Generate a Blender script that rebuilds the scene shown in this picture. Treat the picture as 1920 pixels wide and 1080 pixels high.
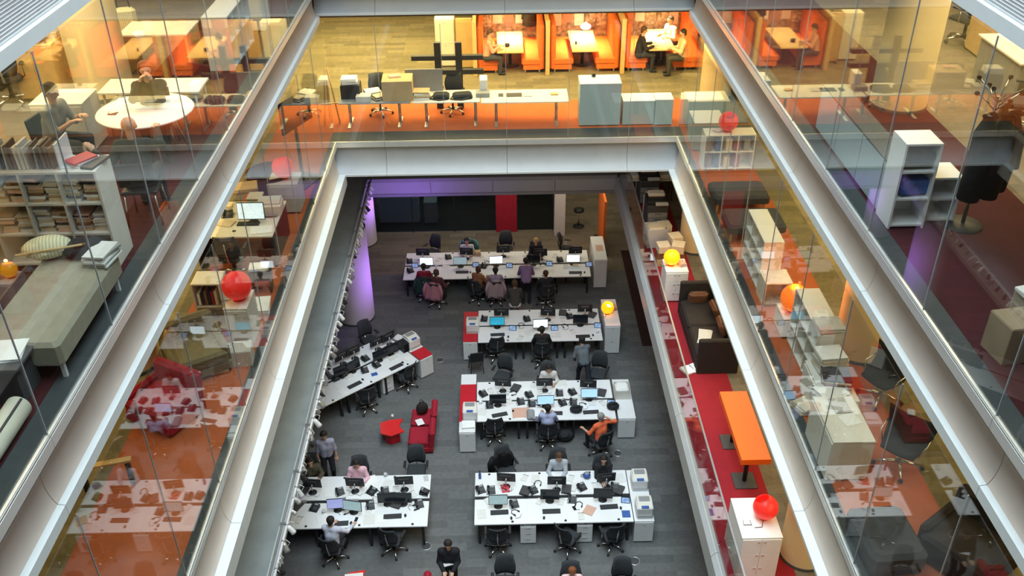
import bpy, math, random
import numpy as np
from mathutils import Matrix, Vector
for o in list(bpy.data.objects): bpy.data.objects.remove(o)
SC = bpy.context.scene
COL = SC.collection
rnd = random.Random(7)
PI = math.pi
# ------------------------------------------------------------------ camera
F = 1755.3; YAW, PIT, ROL = .0120, .5714, -.0123; CZ = 17.72
_cy, _sy, _cp, _sp, _cr, _sr = math.cos(YAW), math.sin(YAW), math.cos(PIT), math.sin(PIT), math.cos(ROL), math.sin(ROL)
FW = Vector((_sy*_cp, _cy*_cp, -_sp)); _r0 = Vector((_cy, -_sy, 0)); _u0 = _r0.cross(FW)
RT = _cr*_r0 + _sr*_u0; UP = -_sr*_r0 + _cr*_u0
cam = bpy.data.cameras.new('camera'); camo = bpy.data.objects.new('camera', cam); COL.objects.link(camo)
cam.sensor_width = 36; cam.lens = 36*F/1920; cam.clip_start = .05; cam.clip_end = 200
camo.matrix_world = Matrix(((RT.x, UP.x, -FW.x, 0), (RT.y, UP.y, -FW.y, 0), (RT.z, UP.z, -FW.z, CZ), (0, 0, 0, 1)))
SC.camera = camo
def at(px, py, z):                      # photograph pixel -> point of the horizontal plane at height z
    d = FW + RT*((px-960)/F) - UP*((py-540)/F); t = (z-CZ)/d.z
    return Vector((d.x*t, d.y*t, z))
# ------------------------------------------------------------------ light
w = bpy.data.worlds.new('world'); SC.world = w; w.use_nodes = True
w.node_tree.nodes['Background'].inputs[0].default_value = (.74, .87, 1, 1)
w.node_tree.nodes['Background'].inputs[1].default_value = .22
vs = SC.view_settings; vs.view_transform = 'Standard'; vs.look = 'None'; vs.gamma = 1; vs.use_curve_mapping = False; vs.exposure = 0.0
def area(name, loc, sx, sy, power, color, rot=(0, 0, 0), spread=PI):
    l = bpy.data.lights.new(name, 'AREA'); l.shape = 'RECTANGLE'; l.size = sx; l.size_y = sy; l.energy = power; l.color = color; l.spread = spread
    o = bpy.data.objects.new(name, l); COL.objects.link(o); o.location = loc; o.rotation_euler = rot; return o
def point(name, loc, power, color, r=.05):
    l = bpy.data.lights.new(name, 'POINT'); l.energy = power; l.color = color; l.shadow_soft_size = r
    o = bpy.data.objects.new(name, l); COL.objects.link(o); o.location = loc; return o
area('roof_skylight', (0.2, 10.5, 26), 8.4, 23, 3900, (.79, .93, 1), spread=2.2)
WARM = (1, .75, .30); WARM2 = (1, .77, .40)
# ceiling lamps of the office floors: (x, y, z, sx, sy, power)
for a in [(-7.6, 9.5, 14.95, 3, 5, 100), (-7.8, 16, 14.95, 5, 8, 560), (8.2, 8, 14.95, 3, 6, 40), (8.0, 16, 14.95, 4, 8, 480), (6.4, 12.2, 14.95, 1.4, 2.4, 75), (-5.6, 13.2, 14.95, 1.6, 2, 80)]:
    area('ceiling_lamp', a[:3], a[3], a[4], a[5], WARM2)
for a in [(-7.0, 7, 10.75, 2.5, 8, 60), (-7.0, 16, 10.75, 3, 9, 260), (7.2, 8, 10.75, 3, 9, 130), (7.0, 17, 10.75, 3, 8, 270), (0.3, 24.8, 10.75, 11, 2.2, 780), (-4, 29, 10.75, 6, 5, 620)]:
    area('ceiling_lamp', a[:3], a[3], a[4], a[5], WARM)
for a in [(6.2, 9.5, 6.7, 2, 9, 170), (6.0, 19, 6.7, 2, 9, 170)]:
    area('ceiling_lamp', a[:3], a[3], a[4], a[5], WARM2)
area('newsroom_light', (0.5, 29.8, 3.3), 8, 2.0, 95, (1, .88, .62))
area('newsroom_light', (-2.5, 33, 3.3), 4, 1.5, 30, (.8, .95, 1))  # unseen light added to brighten the room behind the dark glass
area('newsroom_light', (3, 34, 3.3), 4, 4, 60, (1, .85, .55))
area('newsroom_light', (0, 24, 6.75), 7, 3, 55, (1, .9, .85))

# ------------------------------------------------------------------ materials
MATS = {}
def mat(name, c, rough=.6, metal=0., var=.08, scale=6., bump=0., emit=0., ec=None, kind=None, c2=None, alpha=None, spec=.4):
    if name in MATS: return MATS[name]
    m = bpy.data.materials.new(name); m.use_nodes = True; nt = m.node_tree; N = nt.nodes; L = nt.links
    b = N['Principled BSDF']; b.inputs['Roughness'].default_value = rough; b.inputs['Metallic'].default_value = metal
    b.inputs['Specular IOR Level'].default_value = spec
    tc = N.new('ShaderNodeTexCoord'); src = tc.outputs['Object']
    c = tuple(c)+(1,)
    if kind == 'plank':            # carpet planks, each a slightly different tone
        mp = N.new('ShaderNodeMapping'); L.new(src, mp.inputs[0]); mp.inputs['Rotation'].default_value = (0, 0, 0)
        br = N.new('ShaderNodeTexBrick'); L.new(mp.outputs[0], br.inputs['Vector']); br.inputs['Scale'].default_value = 1
        br.inputs['Brick Width'].default_value = 1.0; br.inputs['Row Height'].default_value = .25; br.inputs['Mortar Size'].default_value = .004
        k = 1-var*2.2
        br.inputs['Color1'].default_value = c; br.inputs['Color2'].default_value = (c[0]*k, c[1]*k, c[2]*k, 1); br.inputs['Mortar'].default_value = (c[0]*.8, c[1]*.8, c[2]*.8, 1)
        base = br.outputs['Color']
    elif kind == 'stripe':
        wv = N.new('ShaderNodeTexWave'); L.new(src, wv.inputs['Vector']); wv.inputs['Scale'].default_value = scale; wv.bands_direction = 'X'; wv.inputs['Distortion'].default_value = .6
        r = N.new('ShaderNodeValToRGB'); L.new(wv.outputs['Fac'], r.inputs[0]); r.color_ramp.elements[0].color = c; r.color_ramp.elements[1].color = tuple(c2)+(1,)
        r.color_ramp.elements[0].position = .35; r.color_ramp.elements[1].position = .6; base = r.outputs['Color']
    elif kind == 'print':          # text-like lines on paper
        wv = N.new('ShaderNodeTexWave'); L.new(src, wv.inputs['Vector']); wv.inputs['Scale'].default_value = scale; wv.bands_direction = 'Y'; wv.inputs['Distortion'].default_value = 2; wv.inputs['Detail Scale'].default_value = 6
        r = N.new('ShaderNodeValToRGB'); L.new(wv.outputs['Fac'], r.inputs[0]); r.color_ramp.elements[0].color = c; r.color_ramp.elements[1].color = tuple(c2)+(1,)
        r.color_ramp.elements[0].position = .55; r.color_ramp.elements[1].position = .8; base = r.outputs['Color']
    else:
        base = None
    nz = N.new('ShaderNodeTexNoise'); L.new(src, nz.inputs['Vector']); nz.inputs['Scale'].default_value = scale if kind is None else 9.; nz.inputs['Detail'].default_value = 5
    mr = N.new('ShaderNodeMapRange'); L.new(nz.outputs['Fac'], mr.inputs[0]); mr.inputs[1].default_value = .25; mr.inputs[2].default_value = .75
    mr.inputs[3].default_value = 1-var; mr.inputs[4].default_value = 1+var
    mx = N.new('ShaderNodeVectorMath'); mx.operation = 'SCALE'
    if base: L.new(base, mx.inputs[0])
    else: mx.inputs[0].default_value = c[:3]
    L.new(mr.outputs[0], mx.inputs['Scale']); L.new(mx.outputs[0], b.inputs['Base Color'])
    if bump:
        n2 = N.new('ShaderNodeTexNoise'); L.new(src, n2.inputs['Vector']); n2.inputs['Scale'].default_value = 90
        bp = N.new('ShaderNodeBump'); L.new(n2.outputs['Fac'], bp.inputs['Height']); bp.inputs['Strength'].default_value = bump; bp.inputs['Distance'].default_value = .01; L.new(bp.outputs[0], b.inputs['Normal'])
    if emit:
        b.inputs['Emission Strength'].default_value = emit
        if ec: b.inputs['Emission Color'].default_value = tuple(ec)+(1,)
        else: L.new(mx.outputs[0], b.inputs['Emission Color'])
    MATS[name] = m; return m
def glass(name, tint, ior=1.5):
    m = bpy.data.materials.new(name); m.use_nodes = True; nt = m.node_tree; N = nt.nodes; L = nt.links
    N.remove(N['Principled BSDF']); out = N['Material Output']
    tr = N.new('ShaderNodeBsdfTransparent'); tr.inputs[0].default_value = tuple(tint)+(1,)
    gl = N.new('ShaderNodeBsdfGlossy'); gl.inputs['Roughness'].default_value = .004; gl.inputs[0].default_value = (1, 1, 1, 1)
    fr = N.new('ShaderNodeFresnel'); ge = N.new('ShaderNodeNewGeometry'); mi = N.new('ShaderNodeMix')
    L.new(ge.outputs['Backfacing'], mi.inputs[0]); mi.inputs[2].default_value = ior; mi.inputs[3].default_value = 1/ior; L.new(mi.outputs[0], fr.inputs[0])
    # fine streaks of dirt soften the sheen a little
    tc = N.new('ShaderNodeTexCoord'); nz = N.new('ShaderNodeTexNoise'); L.new(tc.outputs['Object'], nz.inputs['Vector']); nz.inputs['Scale'].default_value = 1.3
    mr = N.new('ShaderNodeMapRange'); L.new(nz.outputs['Fac'], mr.inputs[0]); mr.inputs[3].default_value = .85; mr.inputs[4].default_value = 1.0
    mu = N.new('ShaderNodeMath'); mu.operation = 'MULTIPLY'; L.new(fr.outputs[0], mu.inputs[0]); L.new(mr.outputs[0], mu.inputs[1])
    mx = N.new('ShaderNodeMixShader'); L.new(mu.outputs[0], mx.inputs[0]); L.new(tr.outputs[0], mx.inputs[1]); L.new(gl.outputs[0], mx.inputs[2]); L.new(mx.outputs[0], out.inputs[0])
    MATS[name] = m; return m
M = {}
def dm(k, *a, **kw): M[k] = mat(k, *a, **kw)
dm('white', (.80, .81, .82), .45, var=.03); dm('desk_white', (.84, .85, .86), .35, var=.02, scale=3); dm('offwhite', (.74, .71, .64), .5, var=.04)
dm('fascia', (.50, .44, .39), .55, var=.06, scale=2.5, bump=.05); dm('fascia_far', (.40, .42, .44), .5, var=.05, scale=2.5); dm('lip', (.60, .64, .64), .4, var=.03); dm('trim', (.78, .78, .74), .3, .6, var=.03)
dm('carpet_grey', (.155, .157, .156), .95, var=.13, kind='plank', bump=.3); dm('carpet_brown', (.20, .17, .13), .95, var=.14, kind='plank', bump=.3)
dm('carpet_olive', (.24, .205, .12), .95, var=.16, kind='plank', bump=.3); dm('carpet_orange', (.46, .115, .036), .95, var=.1, scale=3, bump=.3)
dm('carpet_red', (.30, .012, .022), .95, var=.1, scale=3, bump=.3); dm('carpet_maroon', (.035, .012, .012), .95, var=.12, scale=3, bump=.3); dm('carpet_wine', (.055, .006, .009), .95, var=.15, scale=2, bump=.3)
dm('edge_dark', (.052, .06, .064), .7, var=.12, scale=4); dm('concrete', (.33, .37, .38), .8, var=.14, scale=2, bump=.1)
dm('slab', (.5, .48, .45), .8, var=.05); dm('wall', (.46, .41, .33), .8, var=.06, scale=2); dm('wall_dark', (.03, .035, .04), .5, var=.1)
dm('column', (.80, .66, .40), .7, var=.04, scale=1.5); dm('column_pale', (.66, .63, .62), .7, var=.04, scale=1.5)
dm('black', (.018, .019, .022), .5, var=.1); dm('black_gloss', (.012, .013, .015), .18, var=.05); dm('black_fabric', (.022, .024, .028), .9, var=.25, scale=12, bump=.2)
dm('mesh_fabric', (.035, .04, .046), .8, var=.2, scale=40, bump=.2); dm('dark_grey', (.06, .06, .065), .6, var=.1); dm('grey', (.28, .29, .30), .55, var=.06); dm('pale_grey', (.55, .56, .57), .5, var=.05)
dm('blue_grey', (.36, .46, .50), .5, var=.04, scale=2); dm('chrome', (.72, .73, .75), .18, 1., var=.03); dm('silver', (.55, .56, .58), .35, .8, var=.04)
dm('red', (.55, .012, .025), .45, var=.06); dm('red_fabric', (.36, .012, .03), .85, var=.15, scale=8, bump=.2); dm('red_gloss', (.72, .03, .03), .2, var=.04)
dm('orange', (.95, .14, .01), .3, var=.03); dm('orange_fabric', (.80, .17, .025), .8, var=.1, scale=4, bump=.1); dm('wood', (.62, .42, .18), .5, var=.12, scale=5); dm('wood_dark', (.20, .10, .05), .6, var=.15, scale=5)
dm('card', (.50, .36, .20), .8, var=.08, scale=4); dm('card_dark', (.30, .22, .14), .8, var=.12, scale=4); dm('paper', (.86, .86, .83), .7, var=.03, kind='print', c2=(.55, .55, .54), scale=22); dm('paper_plain', (.88, .88, .86), .7, var=.03); dm('paper_tan', (.68, .58, .42), .75, var=.1)
dm('paper_pink', (.82, .52, .40), .7, var=.05, kind='print', c2=(.45, .25, .2), scale=20); dm('paper_red', (.62, .06, .08), .6, var=.06); dm('paper_blue', (.05, .12, .38), .5, var=.08)
dm('news', (.72, .70, .64), .8, kind='print', c2=(.22, .20, .19), scale=14, var=.06)
dm('scr_off', (.012, .016, .022), .12, var=.05); dm('scr_white', (.75, .88, .93), .3, emit=1.4, kind='print', c2=(.45, .6, .7), scale=12); dm('scr_blue', (.38, .62, .85), .3, emit=.8, var=.08)
dm('scr_teal', (.03, .33, .5), .3, emit=.7, var=.3, scale=4); dm('scr_lilac', (.42, .45, .78), .3, emit=.7, kind='print', c2=(.3, .33, .6), scale=10); dm('scr_grey', (.42, .55, .55), .3, emit=.6, kind='print', c2=(.3, .42, .44), scale=10)
dm('scr_tab', (.25, .38, .62), .2, emit=.55, var=.5, scale=14)
dm('keys', (.03, .031, .034), .6, var=.5, scale=60); dm('bag_olive', (.16, .14, .08), .9, var=.2, bump=.3); dm('bench_grey', (.33, .305, .23), .9, var=.1, scale=10, bump=.3); dm('bench_dark', (.05, .052, .058), .9, var=.15, scale=10, bump=.3)
dm('olive_fabric', (.21, .18, .10), .9, var=.12, scale=8, bump=.2); dm('sofa_dark', (.022, .017, .017), .85, var=.15, scale=8, bump=.2); dm('cushion', (.17, .075, .045), .85, var=.2, scale=9, bump=.2)
dm('cream_stripe', (.78, .74, .52), .85, var=.05, kind='stripe', c2=(.55, .52, .32), scale=9); dm('roll', (.72, .70, .58), .6, var=.05)
dm('purple_led', (.4, .35, 1), .3, emit=3, ec=(.35, .3, 1)); dm('white_led', (1, 1, 1), .3, emit=5, ec=(.9, .95, 1)); dm('green_led', (.4, 1, .2), .3, emit=2, ec=(.5, 1, .2))
dm('lamp_red', (.85, .035, .025), .35, var=.04, emit=.32, ec=(1, .03, .02)); dm('lamp_orange', (.95, .2, .02), .3, emit=1.0, ec=(1, .17, .01)); dm('lamp_yellow', (1, .45, .02), .3, emit=1.5, ec=(1, .38, .0)); dm('lamp_core', (1, .8, .4), .4, emit=9, ec=(1, .82, .45)); dm('lamp_in', (.5, .02, .02), .5)
dm('bulb_warm', (1, .8, .5), .4, emit=12, ec=(1, .72, .35)); dm('green_plant', (.06, .13, .04), .7, var=.3)
M['glass'] = glass('glass', (.955, .975, .965)); M['glass_dark'] = glass('glass_dark', (.58, .64, .65)); M['glass_rail'] = glass('glass_rail', (.94, .965, .96))

# ------------------------------------------------------------------ mesh helpers
class MB:
    def __init__(s): s.v = []; s.f = []; s.m = []; s.sm = []; s.cm = 0
    def add(s, vs, fs, smooth=False):
        n = len(s.v); s.v += [tuple(v) for v in vs]
        for f in fs: s.f.append([i+n for i in f]); s.m.append(s.cm); s.sm.append(smooth)
        return s
    def box(s, c, d, rz=0., ch=0., rx=0.):          # centre, dimensions, optional chamfer of the vertical and top edges
        x, y, z = d[0]/2, d[1]/2, d[2]/2
        if ch:
            k = min(ch, x*.9, y*.9, z*.9)
            def ring(a, b, zz): return [(a, b-0, zz)]
            o = [(x-k, -y), (x, -y+k), (x, y-k), (x-k, y), (-x+k, y), (-x, y-k), (-x, -y+k), (-x+k, -y)]
            i = [(px*(x-k)/x, py*(y-k)/y) for px, py in o]
            V = [(a, b, -z) for a, b in o]+[(a, b, z-k) for a, b in o]+[(a, b, z) for a, b in i]
            Fc = [[7-j for j in range(8)], [16+j for j in range(8)]]
            for r in (0, 8):
                for j in range(8): Fc.append([r+j, r+(j+1) % 8, r+8+(j+1) % 8, r+8+j])
        else:
            V = [(a*x, b*y, e*z) for e in (-1, 1) for a, b in ((-1, -1), (1, -1), (1, 1), (-1, 1))]
            Fc = [[3, 2, 1, 0], [4, 5, 6, 7]]+[[j, (j+1) % 4, 4+(j+1) % 4, 4+j] for j in range(4)]
        if rx: V = [(a, b*math.cos(rx)-e*math.sin(rx), b*math.sin(rx)+e*math.cos(rx)) for a, b, e in V]
        if rz: V = [(a*math.cos(rz)-b*math.sin(rz), a*math.sin(rz)+b*math.cos(rz), e) for a, b, e in V]
        return s.add([(a+c[0], b+c[1], e+c[2]) for a, b, e in V], Fc)
    def bx(s, x0, x1, y0, y1, z0, z1, ch=0.): return s.box(((x0+x1)/2, (y0+y1)/2, (z0+z1)/2), (x1-x0, y1-y0, z1-z0), ch=ch)
    def tube(s, pts, r, n=8, cap=True):             # r: number or list
        pts = [Vector(p) for p in pts]; R = r if isinstance(r, (list, tuple)) else [r]*len(pts)
        V = []; ref = None
        for i, p in enumerate(pts):
            t = (pts[min(i+1, len(pts)-1)]-pts[max(i-1, 0)]).normalized()
            if ref is None or abs(ref.dot(t)) > .98: ref = Vector((0, 0, 1)) if abs(t.z) < .9 else Vector((1, 0, 0))
            a = t.cross(ref).normalized(); b = t.cross(a).normalized(); ref = -b if False else ref
            for k in range(n):
                q = 2*PI*k/n; V.append(p+(a*math.cos(q)+b*math.sin(q))*R[i])
        Fc = []
        for i in range(len(pts)-1):
            for k in range(n): Fc.append([i*n+k, i*n+(k+1) % n, (i+1)*n+(k+1) % n, (i+1)*n+k])
        if cap: Fc += [[n-1-k for k in range(n)], [(len(pts)-1)*n+k for k in range(n)]]
        return s.add(V, Fc, n > 5)
    def cyl(s, c, r, h, n=16, r2=None): return s.tube([c, (c[0], c[1], c[2]+h)], [r, r if r2 is None else r2], n)
    def lathe(s, prof, c=(0, 0, 0), n=24, cap=False, smooth=True):
        V = []; Fc = []
        for (r, z) in prof:
            for k in range(n): q = 2*PI*k/n; V.append((c[0]+r*math.cos(q), c[1]+r*math.sin(q), c[2]+z))
        for i in range(len(prof)-1):
            for k in range(n): Fc.append([i*n+k, i*n+(k+1) % n, (i+1)*n+(k+1) % n, (i+1)*n+k])
        if cap: Fc += [[n-1-k for k in range(n)], [(len(prof)-1)*n+k for k in range(n)]]
        return s.add(V, Fc, smooth)
    def ball(s, c, r, n=12, sc=(1, 1, 1)):
        V = [(c[0], c[1], c[2]-r*sc[2])]; m = n//2
        for i in range(1, m):
            a = -PI/2+PI*i/m
            for k in range(n): q = 2*PI*k/n; V.append((c[0]+r*sc[0]*math.cos(a)*math.cos(q), c[1]+r*sc[1]*math.cos(a)*math.sin(q), c[2]+r*sc[2]*math.sin(a)))
        V.append((c[0], c[1], c[2]+r*sc[2])); Fc = [[0, 1+(k+1) % n, 1+k] for k in range(n)]
        for i in range(m-2):
            for k in range(n): Fc.append([1+i*n+k, 1+i*n+(k+1) % n, 1+(i+1)*n+(k+1) % n, 1+(i+1)*n+k])
        e = len(V)-1; Fc += [[1+(m-2)*n+k, 1+(m-2)*n+(k+1) % n, e] for k in range(n)]
        return s.add(V, Fc, True)
    def prism(s, poly, z0, z1):
        n = len(poly); V = [(x, y, z0) for x, y in poly]+[(x, y, z1) for x, y in poly]
        return s.add(V, [[n-1-k for k in range(n)], [n+k for k in range(n)]]+[[k, (k+1) % n, n+(k+1) % n, n+k] for k in range(n)])
    def extr(s, prof, axis, a, b):                  # closed profile of (u, z), extruded along 'x' or 'y'
        n = len(prof)
        V = [((u, a, z) if axis == 'y' else (a, u, z)) for u, z in prof]+[((u, b, z) if axis == 'y' else (b, u, z)) for u, z in prof]
        return s.add(V, [[n-1-k for k in range(n)], [n+k for k in range(n)]]+[[k, (k+1) % n, n+(k+1) % n, n+k] for k in range(n)])
    def mesh(s, name, mats):
        me = bpy.data.meshes.new(name); me.from_pydata(s.v, [], s.f)
        for m in (mats if isinstance(mats, (list, tuple)) else [mats]): me.materials.append(M[m] if isinstance(m, str) else m)
        me.polygons.foreach_set('use_smooth', s.sm)
        if any(s.m): me.polygons.foreach_set('material_index', s.m)
        me.validate(); me.update(); return me
def link(name, me, parent=None, loc=(0, 0, 0), rz=0., rx=0., ry=0.):
    o = bpy.data.objects.new(name, me); COL.objects.link(o); o.location = loc; o.rotation_euler = (rx, ry, rz)
    if parent is not None: o.parent = parent
    return o
def part(name, mb, m, parent=None, **kw): return link(name, mb.mesh(name, m), parent, **kw)
def B(*a, **k): return MB().bx(*a, **k)
def tag(o, label, cat, group=None, kind=None):
    if label: o['label'] = label
    if cat: o['category'] = cat
    if group: o['group'] = group
    if kind: o['kind'] = kind
    return o
def thing(name, label, cat, loc=(0, 0, 0), rz=0., group=None): return tag(link(name, None, None, loc, rz), label, cat, group)
KIDS = {}
def kids(o): return [c for c in ALLC.get(o.name, [])]
ALLC = {}
def struct(name, mb, m, label=None, parent=None, **kw):
    o = part(name, mb, m, parent, **kw)
    if parent is None: o['kind'] = 'structure'
    if label: o['label'] = label
    return o
def tree_of(o): return (o, [tree_of(c) for c in o.children])
def clone(tr, loc=None, rz=None, label=None, group=None, parent=None, sc=None):
    o, ch = tr; c = o.copy(); COL.objects.link(c)
    if parent is not None: c.parent = parent
    if loc is not None: c.location = loc
    if rz is not None: c.rotation_euler = (0, 0, rz)
    if sc: c.scale = sc
    if label: c['label'] = label
    if group: c['group'] = group
    for k in ch: clone(k, parent=c)
    return c
class Proto:                                        # first use moves the original, later uses copy it with its parts
    def __init__(s, root): s.tr = tree_of(root); s.used = False
    def put(s, loc, rz, label, group=None):
        if not s.used:
            s.used = True; o = s.tr[0]; o.location = loc; o.rotation_euler = (0, 0, rz); o['label'] = label
            if group: o['group'] = group
            return o
        return clone(s.tr, loc, rz, label, group)
ORD = 'first second third fourth fifth sixth seventh eighth ninth tenth eleventh twelfth thirteenth fourteenth fifteenth sixteenth seventeenth eighteenth nineteenth twentieth'.split()
def nth(i):
    if i < 20: return ORD[i]
    t = ['twenty', 'thirty', 'forty', 'fifty'][(i+1)//10-2]; u = (i+1) % 10
    return (t+'-'+ORD[u-1]) if u else {'twenty': 'twentieth', 'thirty': 'thirtieth', 'forty': 'fortieth', 'fifty': 'fiftieth'}[t]

# ================================================================== STRUCTURE
XL, XR, YF = -4.14, 4.49, 22.04
def ring(mb, z0, z1, xl, xr, yf, X0=-14, X1=14, Y0=-5, Y1=36):
    mb.bx(X0, xl, Y0, Y1, z0, z1); mb.bx(xr, X1, Y0, Y1, z0, z1); mb.bx(xl, xr, yf, Y1, z0, z1); return mb
# ground floor
g = struct('floor', B(-14, 14, -5, 42, -.3, 0), 'carpet_grey', 'dark grey carpet floor of the newsroom at the bottom of the atrium')
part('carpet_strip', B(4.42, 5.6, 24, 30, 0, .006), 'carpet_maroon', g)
part('carpet_field', B(-9, 9, 28.6, 42, 0, .004), 'carpet_brown', g)
# level 1: ledge at left, gallery at right, slab across the far end
fl1 = struct('floor', B(-14, -4.43, -5, 42, 3.4, 4), 'concrete', 'bare concrete ledge along the left side of the newsroom')
fr1 = struct('floor', B(3.98, 14, -5, 42, 3.5, 4), 'carpet_brown', 'gallery floor with red carpet band on the right')
part('carpet_band', B(3.99, 5.26, -4, 27.5, 4, 4.008), 'carpet_red', fr1)
ff1 = struct('floor', B(-4.43, 3.98, 28.2, 42, 3.5, 4), 'carpet_brown', 'slab across the far end above the dark glazed rooms')
# level 2, 3, 4 rings
f2 = struct('floor', ring(ring(MB(), 7.86, 8, XL-.005, XR+.005, YF+.005), 7.0, 7.86, XL-.32, XR+.32, YF+.32), 'carpet_olive', 'carpeted floor of the orange office level')
def band(z, m, wl, wr, wf, dl, dr, df, par, yn=-4.9):
    for nm, mt, a, b, c, d, e, f, h in (('carpet_band', m, dl, dl+wl, dr, dr+wr, df, df+wf, .008), ('edge_strip', 'edge_dark', .03, dl, .03, dr, .03, df, .012)):
        part(nm, B(XL-b, XL-a, yn, YF+f, z, z+h), mt, par); part(nm, B(XR+c, XR+d, yn, YF+f, z, z+h), mt, par)
        part(nm, B(XL-a, XR+c, YF+e, YF+f, z, z+h), mt, par)
band(8, 'carpet_orange', 1.52, 1.35, 2.0, .18, .2, .7, f2)
f3 = struct('floor', ring(ring(MB(), 11.86, 12, XL-.005, XR+.005, YF+.34), 11.0, 11.86, XL-.36, XR+.36, YF+.7), 'carpet_brown', 'carpeted floor of the upper office level')
band(12, 'carpet_wine', 1.7, 2.0, 2.0, .28, .28, 1.0, f3)
f4 = struct('floor', ring(ring(MB(), 15.86, 16, XL-.005, XR+.005, YF+.34), 15.0, 15.86, XL-.36, XR+.36, YF+.7), 'slab', 'topmost floor slab around the atrium')
# walls
struct('wall_left', B(-14.2, -14, -5, 42, 0, 16), 'wall'); struct('wall_right', B(14, 14.2, -5, 42, 0, 16), 'wall')
struct('wall_far', B(-14, 14, 36, 36.2, 4, 16), 'wall'); struct('wall_back', B(-14, 14, 42, 42.2, 0, 4), 'wall'); struct('wall_near', B(-14, 14, -5.2, -5, 0, 16), 'wall')
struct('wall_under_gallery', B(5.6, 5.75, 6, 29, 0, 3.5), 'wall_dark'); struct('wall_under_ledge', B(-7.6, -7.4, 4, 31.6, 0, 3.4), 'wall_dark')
# columns
def column(x, y, z0, z1, r, m, label):
    c = struct('column', MB().lathe([(r, z0), (r, z1)], (x, y, 0), 40), m, label)
    part('base_ring', MB().lathe([(r+.012, z0+.001), (r+.012, z0+.06), (r, z0+.065)], (x, y, 0), 40), 'edge_dark', c)
column(-4.92, 26.0, 0, 3.4, .62, 'column_pale', 'thick round column lit purple under the left ledge')
column(-5.25, 31.0, 0, 3.4, .52, 'column_pale', 'round column behind the purple one at far left')
column(6.12, 12.9, 8, 11, .43, 'column', 'round column glowing orange beside lamp on orange level')
column(6.05, 24.9, 8, 11, .43, 'column', 'round column at far right corner of orange level')
column(5.52, 11.95, 4, 7, .43, 'column', 'round column at end of gallery cabinet')
column(5.55, 23.3, 4, 7, .43, 'column', 'round gallery column glowing red above the dark sofa')
column(6.38, 14.1, 12, 15, .43, 'column', 'round column on right of upper level')
column(-6.62, 15.2, 12, 15, .46, 'column', 'round column on left of upper level behind the round table')
column(-6.35, 12.95, 8, 11, .43, 'column', 'round column on left of orange level')
# fascias: profile (n into the atrium, z below floor)
P3 = [(0, 0), (0, -.12), (-.06, -.13), (-.15, -.2), (-.215, -.36), (-.235, -.54), (-.225, -.68), (-.20, -.78), (-.17, -.845)]
L3 = [(-.17, -.845), (-.10, -.856), (-.10, -.99), (-.36, -.99), (-.36, -.845)]
P2 = [(0, 0), (0, -.10), (-.045, -.11), (-.075, -.25), (-.085, -.42), (-.075, -.58), (-.045, -.70), (.0, -.785)]
PF = [(0, 0), (0, -.10), (-.05, -.11), (-.085, -.25), (-.085, -.42), (-.06, -.55), (-.01, -.66), (.06, -.745), (.145, -.80)]; LF = [(.145, -.80), (.155, -.807), (.155, -.86), (-.3, -.86), (-.3, -.80)]
L2 = [(0, -.80), (.155, -.807), (.155, -.86), (-.3, -.86), (-.3, -.80)]
L2l = [(0, -.80), (.155, -.807), (.155, -1.14), (-.3, -1.14), (-.3, -.80)]
JS = [-4.0]+[3.05+1.735*k for k in range(-3, 12)]   # pane joints along the sides
JS = [j for j in JS if j < YF-.4]
def finer(P, a=2, k=4):                              # smooth the curved part of a profile
    out = list(P[:a]); C = P[a:]
    for i in range(len(C)-1):
        p0, p1, p2, p3 = C[max(i-1, 0)], C[i], C[i+1], C[min(i+2, len(C)-1)]
        for j in range(k):
            t = j/k; out.append(tuple(.5*(2*p1[q]+(p2[q]-p0[q])*t+(2*p0[q]-5*p1[q]+4*p2[q]-p3[q])*t*t+(3*p1[q]-p0[q]-3*p2[q]+p3[q])*t**3) for q in (0, 1)))
    return out+[C[-1]]
P2, PF = finer(P2), finer(PF); P3 = finer(P3)
def fascia(idx, label, side, zf, P, Lp, yf, mface, yj):
    t = tag(link('trim_%d' % idx, None), label, None, kind='structure')
    back = [(P[-1][0]-.14, P[-1][1]), (P[0][0]-.14, 0)]
    for i in range(len(yj)-1):
        a, b = yj[i]+.004, yj[i+1]-.004
        for nm, pr, m in (('panel', P[1:]+[(-.34 if P is P3 else -.24, P[-1][1]), (-.34 if P is P3 else -.24, P[1][1])], mface), ('edge_rail', [P[0], (0, -.115), (-.04, -.115), (-.04, .035), (-.012, .035), (-.012, 0)], 'trim'), ('lip', Lp, 'lip')):
            mb = MB()
            if side == 'L': mb.extr([(XL+n, zf+z) for n, z in pr], 'y', a, b)
            elif side == 'R': mb.extr([(XR-n, zf+z) for n, z in pr], 'y', a, b)
            else: mb.extr([(yf-n, zf+z) for n, z in pr], 'x', a, b)
            part(nm, mb, m, t)
    return t
YS = [-4.0, -.42]+[3.05+3.47*k for k in range(0, 6)]
FX = [XL, -2.925, .178, 3.275, XR]
fascia(1, 'curved beige edge panels with white lip, left side of orange level', 'L', 8, P2, L2l, 0, 'fascia', YS[:-1]+[16.93, 20.4, YF])
fascia(2, 'curved beige edge panels with white lip, right side of orange level', 'R', 8, P2, L2, 0, 'fascia', YS[:-1]+[16.93, 20.4, YF])
fascia(3, 'curved grey edge panels with pale lip, far side of orange level', 'F', 8, PF, LF, YF, 'fascia_far', [XL-.1]+FX[1:-1]+[XR+.1])
fascia(4, 'beige edge panels with white lip, left side of upper level', 'L', 12, P3, L3, 0, 'fascia', YS[:-1]+[16.93, 20.4, YF+.3])
fascia(5, 'beige edge panels with white lip, right side of upper level', 'R', 12, P3, L3, 0, 'fascia', YS[:-1]+[16.93, 20.4, YF+.3])
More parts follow.
